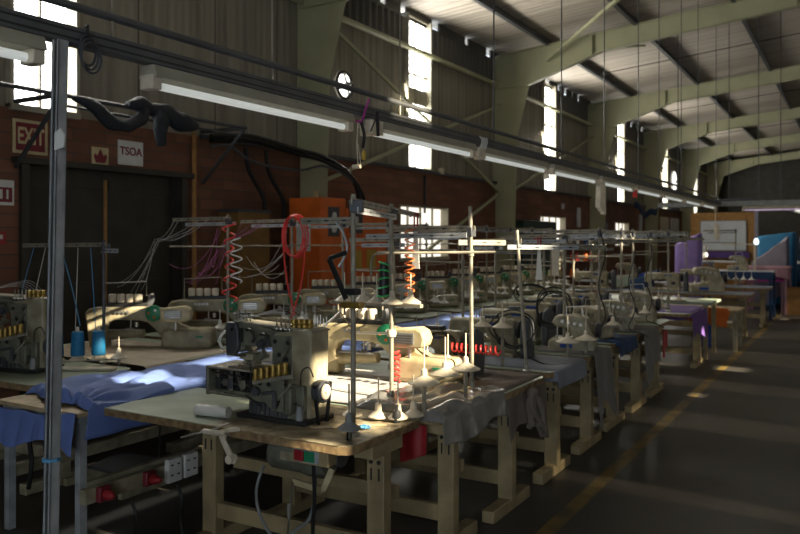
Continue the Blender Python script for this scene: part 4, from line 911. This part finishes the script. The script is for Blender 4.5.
o = MB().tube([(-2.46, .4, 2.505), (-2.46, 17, 2.505)], .016, 8).build('conduit_pipe', 'trunk'); o.location = (0, 0, .045); tag(o, 'thin conduit pipe running just above the trunking', 'pipe')
for i, y in enumerate((1.2, 2.0, 2.94, 4.16, 5.6, 7.2, 8.65, 10.2, 11.4, 13.0, 14.5, 16.5)):
    z1 = roof_z(-2.46) - .05
    o = MB().tube([(0, 0, 0), (0, 0, z1 - 2.47)], .006, 6).build('hanger_rod', 'pole' if i < 4 else 'darkgrey'); o.location = (-2.46, y, 2.47)
    tag(o, 'thin steel rod hanging the trunking from the roof, %s along from the camera' % ORD[i], 'hanger rod', 'rods hanging the trunking')
def lamp(label, loc, rz=0, L=1.42, col='lampbody', group='fluorescent lamps along the trunking', tube='tube'):
    t = thing('fluorescent_lamp', label, 'lamp', loc, rz, group)
    MB().prism([(-.035, .05), (.035, .05), (.05, .012), (.05, 0), (-.05, 0), (-.05, .012)], 0, L).build('lamp_body', col, t, bevel=.002)
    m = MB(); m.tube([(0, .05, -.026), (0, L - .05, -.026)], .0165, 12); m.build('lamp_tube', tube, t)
    for y in (0, L - .04): bx(-.038, .038, y - .006, y + .042, -.048, .012).build('end_cap', 'creamcone', t, bevel=.005)
    bx(-.02, .02, .02, .06, .05, .075).build('bracket', 'galv', t)
    return t
LY = [.27, 2.17, 3.77, 5.32, 6.88, 8.45, 10.0, 11.6, 13.2, 14.8]
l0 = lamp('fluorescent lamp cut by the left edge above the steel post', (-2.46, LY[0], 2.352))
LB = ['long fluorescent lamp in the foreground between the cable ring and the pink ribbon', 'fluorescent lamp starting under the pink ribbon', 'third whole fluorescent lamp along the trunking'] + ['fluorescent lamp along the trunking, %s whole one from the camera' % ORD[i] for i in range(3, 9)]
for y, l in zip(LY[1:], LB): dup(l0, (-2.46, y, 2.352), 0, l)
# cross trunking far down
t = thing('cable_trunking', 'grey cross trunking at the far end of the long one', 'trunking', (-3.7, 17.1, 2.44)); bx(0, 7.5, -.04, .04, -.05, .05).build('channel', 'grey', t, bevel=.004)
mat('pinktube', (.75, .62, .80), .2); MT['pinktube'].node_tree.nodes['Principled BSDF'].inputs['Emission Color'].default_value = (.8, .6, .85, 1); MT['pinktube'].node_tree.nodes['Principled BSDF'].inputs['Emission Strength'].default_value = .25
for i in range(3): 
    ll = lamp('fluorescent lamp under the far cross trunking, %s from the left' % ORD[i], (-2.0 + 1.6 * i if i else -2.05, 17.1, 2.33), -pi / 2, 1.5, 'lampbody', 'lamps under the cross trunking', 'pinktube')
for i, x in enumerate((-3.3, -2.3, -1.75, -1.35)):
    o = MB().tube([(0, 0, 0), (0, 0, roof_z(x) - 2.54)], .008, 5).build('hanger_rod', 'darkgrey'); o.location = (x, 17.1, 2.49); tag(o, 'thin rod from the roof to the cross trunking, %s from the left' % ORD[i], 'hanger rod', 'rods hanging the cross trunking')
# things dangling from the trunking
t = thing('cable_ring', 'small dark coil of cable tied to the trunking near the left window', 'cable', (-2.42, 1.86, 2.41))
for k in range(3): m = MB(); m.tube([(.01 * k, .035 * (1 + .1 * k) * cos(a), -.02 - .05 * k * .3 + .055 * sin(a)) for a in [2 * pi * q / 18 for q in range(18)]], .0045, 6, closed=True); m.build('loop', 'darkgrey', t)
m = MB(); m.tube([(0, .0, .03), (0, 0, .07), (-.04, .02, .075)], .006, 6); m.build('tie', 'dark', t)
t = thing('ribbon', 'pink ribbon tied round the trunking after the first long lamp', 'ribbon', (-2.42, 3.66, 2.44))
m = MB(); m.tube(spline([(-.01, .10, .07), (0.005, .04, .0), (.005, 0, -.07), (.0, -.05, -.075)], 5), .006, 6); m.build('strap', 'magenta', t)
m = MB(); m.tube(spline([(0, .0, -.07), (.01, .02, -.15), (.0, .02, -.22)], 5), .010, 6); m.build('dark_tie', 'dark', t)
m = MB(); m.lathe([(0, 0), (.012, .01), (.014, .04), (.006, .06), (0, .06)], (0, .03, -.29)); m.build('yellow_charm', 'yellow', t)
m = MB(); m.tube([(0, -.03, -.08), (0, -.04, -.2), (.02, -.06, -.32)], .003, 5); m.tube([(0, -.03, -.2), (0, 0, -.31)], .003, 5); m.lathe([(0, -.02), (.012, -.02), (.012, .03), (0, .03)], (.0, -.05, -.33), 'x', 8); m.build('string', 'creamcone', t)
t = thing('connector', 'cream lamp connector block tied with dark cord at the second lamp', 'connector', (-2.42, 3.80, 2.36))
bx(-.03, .02, -.05, -.01, -.05, .03).build('block', 'creamcone', t, bevel=.003); bx(-.03, .02, .03, .07, -.05, .03).build('block', 'creamcone', t, bevel=.003)
m = MB(); m.tube([(0.02, 0, .08), (.02, .01, -.06)], .01, 6); m.tube([(.02, 0, .06), (.02, -.07, -.04)], .005, 6); m.build('cord', 'dark', t)
t = thing('connector', 'bunch of white cable ties at the joint of the second and third lamps', 'connector', (-2.42, 5.27, 2.38)); bx(-.03, .02, -.07, .05, -.07, .0).build('block', 'creamcone', t, bevel=.006)
m = MB(); [m.tube(spline([(0.02, -.05 + .03 * q, .0), (.03, -.04 + .03 * q, .05), (.02, -.06 + .04 * q, .08)], 4), .005, 5) for q in range(4)]; m.build('cable_tie', 'paper', t)
for i, (y, n, m_, L) in enumerate(((8.3, 'white hanging strips below the trunking beside the third column', 'creamcone', .35), (16.2, 'bunch of white strips hanging on a string near the far end of the trunking', 'creamcone', .32), (9.9, 'small red tag hanging under the trunking', 'redhose', .12), (6.7, 'short pale rag hooked on the trunking', 'creamcone', .1))):
    t = thing('hanging_strip', n, 'strip', (-2.43, y, 2.33))
    if i == 1: MB().tube([(0, 0, 0), (0, 0, -.36)], .008, 5).build('string', 'creamcone', t); t.location.z = 2.37
    dz_ = -.36 if i == 1 else 0
    for q in range(3 if L > .2 else 1): m = MB(); m.m = Matrix.Translation((.02 * q, 0, dz_)); m.prism([(-.02, 0), (.02, 0), (.03, -L * (.8 + .1 * q)), (-.03, -L * (.8 + .1 * q))], .03 * q, .03 * q + .006, 'yz' if False else 'xz'); m.build('strip', m_, t)

# ------------------------------------------------------------------ wall things
def text(body, size, m, parent, loc, rot=(pi / 2, 0, pi / 2), name='lettering', ext=.003, sx=1):
    c = bpy.data.curves.new('t', 'FONT'); c.body = body; c.size = size; c.extrude = ext; c.align_x = 'CENTER'; c.align_y = 'CENTER'; c.offset = size * .02
    o = bpy.data.objects.new('t', c); COL.objects.link(o); dg = bpy.context.evaluated_depsgraph_get()
    me = bpy.data.meshes.new_from_object(o.evaluated_get(dg)); bpy.data.objects.remove(o)
    r = bpy.data.objects.new(name, me); COL.objects.link(r); me.materials.clear(); me.materials.append(MT[m]); r.parent = parent; r.location = loc; r.rotation_euler = rot; r.scale = (sx, 1, 1)
    return r
def wall_sign(name, label, y0, y1, z0, z1, m, border=None, cat='sign', x=XL + .012):
    t = thing(name, label, cat, (x, (y0 + y1) / 2, (z0 + z1) / 2)); w = (y1 - y0) / 2; h = (z1 - z0) / 2
    if border:
        bx(-.01, .0, -w, w, -h, h).build('border', border, t, smooth=False); bx(0, .003, -w + .03, w - .03, -h + .03, h - .03).build('panel', m, t, smooth=False)
    else: bx(-.01, .003, -w, w, -h, h).build('panel', m, t, smooth=False)
    return t
t = wall_sign('exit_sign', 'maroon EXIT sign with cream letters and border above the dark door', 4.53, 4.90, 2.54, 2.87, 'maroon', 'signcream')
text('EXIT', .225, 'signcream', t, (.004, 0, 0), sx=.62)
t = wall_sign('fire_sign', 'small yellow sign with a red flame above the dark door', 5.42, 5.63, 2.50, 2.69, 'signcream')
MB().prism([(-.06, -.07), (.06, -.07), (.085, 0), (.06, .03), (.045, .0), (.03, .02), (.0, .08), (-.03, .02), (-.045, 0), (-.06, .03), (-.085, 0)], .003, .007, 'yz').build('flame_symbol', 'maroon', t, smooth=False)
t = wall_sign('plastic_sign', 'crinkled white plastic sign with red letters TSOA', 5.76, 6.10, 2.53, 2.80, 'paper')
text('TSOA', .125, 'maroon', t, (.004, 0, .015), sx=.95)
t = wall_sign('safety_sign', 'red and white safety sign on the wall at the left edge', 4.30, 4.54, 2.03, 2.27, 'paper'); bx(.003, .006, -.1, .1, -.09, .05).build('red_panel', 'maroon', t)
m = MB(); m.box(.006, .008, -.03, .0, -.06, .03); m.box(.006, .008, .04, .06, -.06, .03); m.build('symbol', 'paper', t)
t = wall_sign('safety_sign', 'small red notice low on the wall at the left edge', 4.33, 4.46, 1.66, 1.78, 'red'); bx(.003, .005, -.03, .03, -.01, .03).build('symbol', 'paper', t)
# rail over the door with hanging black fabric
t = thing('garment_rail', 'dark steel rail on diagonal wall brackets over the door', 'rail', (0, 0, 0))
m = MB(); m.tube([(-6.3, 3.2, 3.03), (-6.3, 7.05, 3.03)], .022, 8); m.tube([(-6.42, 4.6, 2.96), (-6.42, 7.05, 2.96)], .014, 8); m.build('rail_bar', 'darkgrey', t)
for y in (4.55, 7.02):
    m = MB(); m.bar((XL, y, 3.03), (-6.28, y, 3.03), .04, .04); m.bar((XL + .02, y, 2.40), (-6.3, y, 3.02), .03, .03); m.build('bracket', 'darkgrey', t)
def lump(name, m, pts, rs, parent, seed, n=14):
    P = spline(pts, 6); K = len(P); R = []
    for i in range(K):
        q = i / (K - 1) * (len(rs) - 1); a = int(min(q, len(rs) - 2)); R.append(rs[a] + (rs[a + 1] - rs[a]) * (q - a))
    mb = MB().tube(P, R, n); mb.v = [tuple(Vector(v) + .03 * noise.noise_vector(Vector(v) * 7 + Vector((seed, 0, 0)))) for v in mb.v]
    return mb.build(name, m, parent, sub=1)
t = thing('black_garment', 'bundle of black fabric slung over the rail above the door', 'fabric', (-6.28, 0, 0))
lump('sleeve', 'blackcloth', [(0, 4.66, 3.03), (.04, 4.85, 2.97), (.05, 5.0, 2.86), (.05, 5.2, 2.82), (.05, 5.4, 2.90), (.02, 5.5, 3.02)], [.02, .07, .075, .07, .07, .06], t, 1)
lump('body', 'blackcloth', [(0, 5.28, 3.04), (0, 5.42, 3.08), (.0, 5.6, 3.03), (0, 5.7, 3.05)], [.04, .075, .06, .04], t, 2)
lump('sleeve', 'blackcloth', [(0, 5.6, 3.06), (.04, 5.68, 2.95), (.05, 5.66, 2.78), (.05, 5.70, 2.68)], [.05, .10, .07, .05], t, 3)
lump('sleeve', 'blackcloth', [(0, 5.58, 3.04), (.03, 5.75, 3.04), (.04, 5.95, 2.96), (.03, 6.15, 2.95), (0, 6.2, 2.98)], [.06, .08, .10, .07, .02], t, 4)
# orange cabinet, ochre cabinet, cables
t = thing('electrical_cabinet', 'tall orange electrical cabinet with a white paper on its door', 'cabinet', (-6.42, 8.62, 0))
bx(-.27, .27, -.27, .30, 0, 2.27).build('cabinet_body', 'orange', t, bevel=.008)
bx(-.25, .25, -.279, -.271, .2, 1.95).build('door', 'orange', t, bevel=.003)
bx(-.26, .26, -.277, -.271, 1.98, 2.23).build('top_panel', 'orange', t, bevel=.002)
bx(-.14, .10, -.283, -.28, 1.55, 1.96).build('paper', 'paper', t)
bx(-.05, .0, -.02, .03, 2.27, 2.37).build('lifting_lug', 'signcream', t)
m = MB(); m.box(.271, .276, -.12, .14, 1.75, 2.15); m.build('gauge_panel', 'darkgrey', t)
for z in (1.85, 2.03): m = MB(); m.lathe([(0, 0), (.05, 0), (.05, .012), (0, .012)], (.277, .01, z), 'x', 14); m.build('gauge', 'paper', t)
t = thing('electrical_cabinet', 'wide orange cabinet with yellow labels behind the tall pole, right of the column', 'cabinet', (-6.72, 10.1, 0))
bx(-.27, .2, -.62, .5, 0, 2.17).build('cabinet_body', 'orange', t, bevel=.008)
for y, z in ((-.35, 1.45), (.05, 1.45)): bx(.201, .206, y - .13, y + .13, z - .2, z + .1).build('yellow_label', 'yellow', t)
bx(.201, .21, -.55, -.2, 1.8, 2.1).build('meter_panel', 'darkgrey', t)
t = thing('electrical_cabinet', 'low ochre cabinet left of the tall orange cabinet', 'cabinet', (-6.8, 7.6, 0)); bx(-.18, .15, -.30, .30, 0, 2.05).build('cabinet_body', 'ochre', t, bevel=.006); bx(.151, .158, -.26, .26, .1, 1.95).build('door', 'ochre', t)
bx(-.18, .17, -.32, .32, 2.05, 2.09).build('cabinet_top', 'darkgrey', t)
for i, (dz, dy) in enumerate(((0, 0), (.06, .05), (-.07, .12), (.0, .22))):
    coil(['topmost thick black cable arching along the wall to the orange cabinet', 'second thick black cable arching to the orange cabinet', 'grey cable sagging under the black wall cables', 'thick black cable ending behind the orange cabinets'][i], (-6.78, 0, 0),
         [(-.1, 7.05, 2.92 + dz), (-.02, 7.3, 2.95 + dz), (.05, 7.7, 2.97 + dz - (.2 if i == 2 else 0)), (.12, 8.5, 2.88 + dz - (.15 if i == 2 else 0)), (.34, 8.8, 2.8 + dz), (.50, 9.2, 2.62 + dz * .5), (.45, 9.5 + dy * .6, 2.35), (.3, 9.6 + dy, 2.16)], .028 if i != 2 else .018, 'rubber' if i != 2 else 'darkgrey')
for i, y in enumerate((7.65, 8.05)):
    coil(['straight black cable dropping behind the orange cabinet', 'second straight black cable dropping behind the orange cabinet'][i], (-6.85, y, 0), [(0, 0, 2.9), (.02, .05, 2.6), (.05, .3, 2.25), (.05, .32, 2.0)], .03)
# vents and boxes on the wall
def vent(label, y, z, r):
    t = thing('wall_vent', label, 'vent', (XL - .06, y, z))
    m = MB(); n = 28; vs = []; 
    m.tube([(.04, (r + .01) * cos(a), (r + .01) * sin(a)) for a in [2 * pi * q / n for q in range(n)]], .025, 8, closed=True); m.build('vent_ring', 'dark', t)
    m = MB(); m.lathe([(0, .005), (r, .005), (r, .02), (0, .02)], (0, 0, 0), 'x', n); m.build('vent_glass', 'ventlight', t)
    m = MB(); m.lathe([(0, .07), (.05, .07), (.06, .09), (.04, .12), (0, .12)], (0, 0, 0), 'x', 12)
    for k in range(4): a = k * pi / 2 + .4; m.bar((.06, 0, 0), (.06, r * cos(a), r * sin(a)), .05, .05)
    m.build('fan_blade', 'silver', t)
vent('round silver vent fan high on the wall right of the first column', 10.15, 4.15, .2)
vent('large round vent far along the wall above the trunking', 35.6, 4.25, .5)
for (y, z, w, h, mm, l) in ((13.36, 3.03, .14, .12, 'creamcone', 'small cream junction box under the second tall window'), (20.53, 2.62, .09, .15, 'board', 'small pale box on the brick right of the second low window'), (21.9, 2.35, .25, .55, 'board', 'pale poster on the brick near the third column'), (24.6, 1.9, .5, .7, 'greyblue', 'grey notice board beyond the third column'), (12.7, 2.55, .01, .7, 'darkgrey', 'thin dark conduit on the brick above the first low window')):
    o = bx(-.0, .05, -w / 2, w / 2, -h / 2, h / 2).build('wall_box' if 'poster' not in l else 'poster', mm, bevel=.004); o.location = (XL + .001, y, z); tag(o, l, 'box' if 'poster' not in l else 'poster')
for y, l in ((29.3, 'pale poster beyond the fourth column'), (35.5, 'lilac white poster far along the brick wall'), (33.4, 'beige poster far along the brick wall')):
    o = bx(0, .03, -.8 if y > 33 else -.2, .8 if y > 33 else .2, -.45, .45).build('poster', 'board' if y != 33.4 else 'creamcone'); o.location = (XL + .001, y, 2.2); tag(o, l, 'poster')
def wavy(u, v): return (-6.3 + .25 * sin(u * 9) * .3, 25.6 + 3.2 * u, 2.95 - .25 * sin(u * pi) - .22 * v + .05 * sin(u * 20))
t = MB().grid(wavy, 40, 4).build('hanging_sheet', 'navycloth', solid=.01); tag(t, 'dark sheet slung along the wall between far columns', 'sheet')
o = bx(-.38, .1, -1.2, 1.0, 0, 2.15).build('steel_cupboard', mat('dkgreen', (.02, .05, .035), .5), bevel=.01); o.location = (-6.6, 16.95 + .7, 0); tag(o, 'dark green steel cupboard beyond the second column', 'cupboard')

# ------------------------------------------------------------------ spools piled among the back machines
t = thing('spool_shelf', 'wire shelf piled with red and white spools among the back machines', 'shelf', (-5.2, 16.6, 0))
m = MB(); [m.tube([(x, y, 0), (x, y, 1.8)], .015, 6) for x in (-.45, .45) for y in (-.2, .2)]; [m.box(-.46, .46, -.21, .21, z - .01, z) for z in (.9, 1.25, 1.58)]; m.build('shelf_frame', 'pole', t)
def cone_spool(label, loc, m_, group):
    t = thing('thread_spool', label, 'spool', loc, 0, group); m = MB(); m.lathe([(0, 0), (.055, 0), (.035, .17), (.012, .172), (.01, .19), (0, .19)], (0, 0, 0), 'z', 14); m.build('thread_cone', m_, t); return t
cs = {c: None for c in ('red', 'white', 'orangecloth', 'navycloth')}
nm = {'red': 'red thread cone on the wire shelf behind the thread stands', 'white': 'white thread cone on the wire shelf behind the thread stands', 'orangecloth': 'orange thread cone on the wire shelf behind the thread stands', 'navycloth': 'navy thread cone on the wire shelf behind the thread stands'}
random.seed(12)
for z in (.9, 1.25, 1.58):
    for q in range(6):
        c = random.choice(['red', 'white', 'orangecloth', 'red', 'navycloth', 'white']); L_ = (-5.2 - .38 + .15 * q, 16.48 + .1 * (q % 2), z)
        if cs[c] is None: cs[c] = cone_spool(nm[c], L_, c, nm[c].split(' ')[0] + ' cones on the wire shelf')
        else: dup(cs[c], L_, 0, nm[c])

# ------------------------------------------------------------------ far tables
ft_ = sewing_table('far sewing table under the purple cloth at the end of the dense row', (-2.7, 10.22, 0), hx=.86, dep=1.25, legx=(-.4, .80), legy=.9, group='far tables')
sheet('purple_cloth', 'purple cloth hanging off the table beyond the dense row', 'purple', -3.5, -1.52, 10.28, 11.42, TZ + .006, 'cloth', {'r': .32, 'f': .08}, .02, 4, 71, ragged=.10)
t = thing('work_table', 'pale green topped table just beyond the purple cloth', 'table', (-2.7, 11.72, 0), 0, 'far tables')
bx(-.9, .9, 0, .85, .775, .815).build('tabletop', 'lamgreen', t, bevel=.004)
for x in (-.84, .80):
    for y in (.06, .79): bx(x - .03, x + .03, y - .03, y + .03, 0, .775).build('leg', 'tablecream', t)
t = thing('work_table', 'low plywood table with orange cloth behind the purple cloth', 'table', (-2.3, 12.75, 0), 0, 'far tables')
bx(-.9, .72, 0, .7, .60, .635).build('tabletop', 'ply', t, bevel=.004)
for x in (-.8, .66):
    for y in (.06, .64): bx(x - .03, x + .03, y - .03, y + .03, 0, .60).build('leg', 'cream_dk', t)
o = MB().grid(lambda u, v: (-2.5 + .78 * u + .02 * sin(v * 6), 12.69 + .02 * sin(u * 14) * v, .665 - .30 * v * (.6 + .4 * u)), 20, 10).build('orange_cloth', 'orangecloth', solid=.008, sub=1); tag(o, 'bright orange cloth hanging from the low plywood table', 'cloth')
o = MB().grid(lambda u, v: (-2.12 + .22 * u, 12.66 + .02 * sin(u * 9), .40 - .34 * v), 10, 8).build('blue_cloth', 'royal', solid=.008); tag(o, 'blue cloth strip hanging below the orange cloth', 'cloth')
gt = sewing_table('grey topped table with a dark machine on it, beyond the low plywood table', (-2.6, 14.3, 0), hx=1.0, dep=.9, legx=(-.6, .85), top='greyblue', group='far tables')
dup(gt, (-2.5, 16.5, 0), 0, 'second grey topped table far along the aisle')
dup(gt, (-4.6, 14.3, 0), 0, 'grey topped table further left beside the first grey one')
dup(gt, (-4.6, 17.2, 0), 0, 'grey topped table further left near the wire shelf')
TZ += .004
dup(ov, (-2.35, 14.75, TZ), .3, 'dark overlock machine on the first grey topped table', 'far sewing machines', 1.5)
dup(ls, (-3.1, 14.75, TZ), .1, 'lockstitch machine on the first grey topped table', 'far sewing machines', 1.1)
dup(ls, (-2.9, 16.95, TZ), .1, 'lockstitch machine on the second grey topped table', 'far sewing machines', 1.1)
dup(ls, (-4.4, 14.7, TZ), .1, 'lockstitch machine on the left grey table', 'far sewing machines', 1.1)
dup(ov, (-4.5, 17.6, TZ), .1, 'overlock machine on the grey table near the wire shelf', 'far sewing machines', 1.4)
dup(s3, (-2.75, 15.0, TZ), .1, 'thread stand beside the dark overlock on the first grey table', 'far thread stands', .95)
dup(s3, (-2.2, 17.25, TZ), .1, 'thread stand on the second grey topped table', 'far thread stands')
TZ -= .004
# tall navy table, pink table
def plain_table(label, loc, hx, dep, h, m, lm):
    t = thing('work_table', label, 'table', loc, 0, 'far tables')
    bx(-hx, hx, 0, dep, h - .04, h).build('tabletop', m, t)
    for x in (-hx + .05, hx - .05):
        for y in (.05, dep - .05): bx(x - .025, x + .025, y - .025, y + .025, 0, h - .04).build('leg', lm, t)
    return t
plain_table('tall far table with a navy skirt', (-2.3, 18.1, 0), .72, .9, 1.03, 'board', 'navycloth')
plain_table('tall far table with pink painted legs', (-1.9, 19.6, 0), .5, 1.4, 1.07, 'pinkpaint', 'pinkpaint')
o = bx(-.73, .73, -.02, 0, -.16, 0).build('table_skirt', 'navycloth'); o.location = (-2.3, 18.09, 1.02); tag(o, 'navy skirt hanging on the tall far table', 'cloth')
o = MB().grid(lambda u, v: (-2.4 + 1.02 * u, 19.57 + .02 * sin(u * 15), 1.08 - v * (.14 + .14 * u * u)), 16, 6).build('pink_cloth', 'pinkpaint', solid=.01); tag(o, 'dusty pink cloth hanging off the tall far table', 'cloth')
o = sheet('magenta_cloth', 'magenta fabric on the shelf below the pink table top', 'magenta', -2.35, -1.5, 19.7, 20.7, .78, 'cloth', {}, .06, 4, 81)
plain_table('shelf board inside the pink legged table', (-1.9, 19.72, 0), .42, 1.1, .78, 'magenta', 'pinkpaint')
m2 = dup(ov, (-2.3, 18.5, 1.032), .2, 'cream overlock machine catching sunlight on the tall navy table', 'far sewing machines', 1.1)
t = thing('thread_stand', 'yellowish stand with a bright white lamp head on the tall navy table', 'thread stand', (-1.95, 18.3, 1.032))
m = MB(); m.box(-.02, .02, -.02, .02, 0, .62); m.build('pole', 'creamcone', t); m = MB(); m.box(-.65, 0, -.01, .01, .56, .59); m.build('cross_bar', 'creamcone', t)
m = MB(); m.lathe([(0, 0), (.045, .02), (.055, .08), (.03, .14), (0, .15)], (.03, 0, .56)); m.build('lamp_head', emis('lampglow', (.8, .95, 1), 1.6), t)
# covered machines
def cover(name, label, m, loc, hx, hy, h, tilt, seed, drop=.8, cat='cover'):
    def fn(u, v):
        a = 2 * pi * u; q = v
        if q < .35: r = q / .35; zz = h + tilt * r * cos(a) * .5 + .02 * nz(cos(a) * 3, r * 3, seed)
        else: r = 1 + .12 * (q - .35) + .05 * (q - .35) * sin(a * 9 + seed); zz = h + tilt * cos(a) * .5 - (q - .35) / .65 * drop
        c, s = cos(a), sin(a); k = 1 / max(abs(c), abs(s)) ** .75
        return (hx * r * c * k, hy * r * s * k, max(zz, .02))
    o = MB().grid(fn, 48, 20).build(name, m, sub=1); o.location = loc; tag(o, label, cat); return o
cover('fabric_cover', 'sky blue cloth covering a tall machine at the far right', 'skyblue', (-1.85, 22.4, 0), .45, .5, 1.85, .12, 3, 1.8)
cover('fabric_cover', 'grey lilac cloth sloping in front of the sky blue cover', mat('greylilac', (.30, .28, .34), .8, 0, .15, 5), (-1.93, 21.4, 0), .42, .3, 1.45, .75, 9, 1.3)
cover('fabric_cover', 'navy cloth covering a machine at the right edge', mat('navy2', (.02, .07, .17), .8), (-.75, 21.6, 0), .55, .45, 1.78, .05, 6, 1.7)
cover('purple_cover', 'lilac cloth over a machine left of the whiteboard', 'lilac', (-3.72, 20.6, 0), .30, .33, 1.72, .34, 14, 1.65)
o = bx(-.5, .5, -.25, .25, 0, .62).build('carton', 'cork', bevel=.01); o.location = (-.95, 19.9, 0); tag(o, 'brown carton on the floor at the right edge', 'carton')
o = bx(-.45, .45, -.02, .02, -.03, .03).build('white_tube', 'white'); o.location = (-.85, 20.9, 1.16); tag(o, 'white tube lying in front of the navy cover', 'tube')
o = bx(-.4, .4, 0, .5, 0, 1.12).build('grey_bin', 'greylilac', bevel=.02); o.location = (-.75, 20.7, 0); tag(o, 'grey lilac draped block at the right edge behind the carton', 'bin')
# whiteboard on cork partition
t = thing('partition', 'brown board partition behind the whiteboard', 'partition', (-3.4, 24.3, 0)); bx(-.85, .80, 0, .08, 0, 2.5).build('panel', 'cork', t); bx(.8, .9, -.02, .1, 0, 2.55).build('frame_post', 'greylilac', t); bx(-.93, -.85, -.02, .1, 0, 2.5).build('frame_post', 'cork', t)
t = thing('whiteboard', 'white wall chart board with rounded corners on the brown partition', 'whiteboard', (-3.42, 24.26, 1.83)); bx(-.62, .60, 0, .02, -.42, .42).build('panel', 'board', t, bevel=.0)
m = MB(); m.box(-.64, -.62, -.01, .03, -.44, .44); m.box(.6, .62, -.01, .03, -.44, .44); m.box(-.64, .62, -.01, .03, .42, .44); m.box(-.64, .62, -.03, .03, -.45, -.42); m.build('frame', 'grey', t)
m = MB(); [m.box(-.55 + .06 * (j % 3), .0 + .12 * (j % 4), -.002, 0, .3 - .07 * j, .305 - .07 * j) for j in range(8)]; m.build('chart_line', 'greyblue', t)
o = bx(-.55, .62, -.02, .06, 1.18, 1.36).build('purple_fabric', 'purple'); o.location = (-3.35, 24.24, 0); tag(o, 'strip of purple fabric below the whiteboard', 'cloth')
plain_table('pale table in front of the whiteboard partition', (-3.4, 22.9, 0), .62, .8, 1.12, 'board', 'grey')
o = cover('cloth_pile', 'white cloth pile catching the sun left of the whiteboard', 'white', (-3.65, 21.9, 1.13), .16, .14, .34, .2, 21, .3, 'cloth'); 
plain_table('small table under the white cloth pile', (-3.7, 21.6, 0), .35, .55, 1.12, 'greyblue', 'grey')
for i, (x, y, c, z) in enumerate(((-3.55, 15.0, 'navycloth', 0), (-3.95, 15.2, 'lamgreen', 0), (-4.0, 17.55, 'royal', 0), (-4.0, 18.5, 'white', 0), (-3.3, 19.6, 'maroon', 0))):
    sup = TZ + .004 if i < 3 else 0
    if i < 2 or i == 2: cover('cloth_pile', 'heap of %s fabric among the far tables' % {'navycloth': 'navy', 'lamgreen': 'sage green', 'royal': 'royal blue', 'white': 'white', 'maroon': 'maroon'}[c], c, (x, y, sup), .2, .18, .22, .1, 30 + i, .2, 'cloth')
o = MB().tube(spline([(-3.5, 17.2, 2.4), (-2.2, 19.5, 2.6), (-1.0, 22.5, 2.35), (.5, 25, 2.1)], 6), .06, 8).build('air_duct', 'greyblue'); tag(o, 'grey pipe sloping down behind the cross trunking', 'pipe')
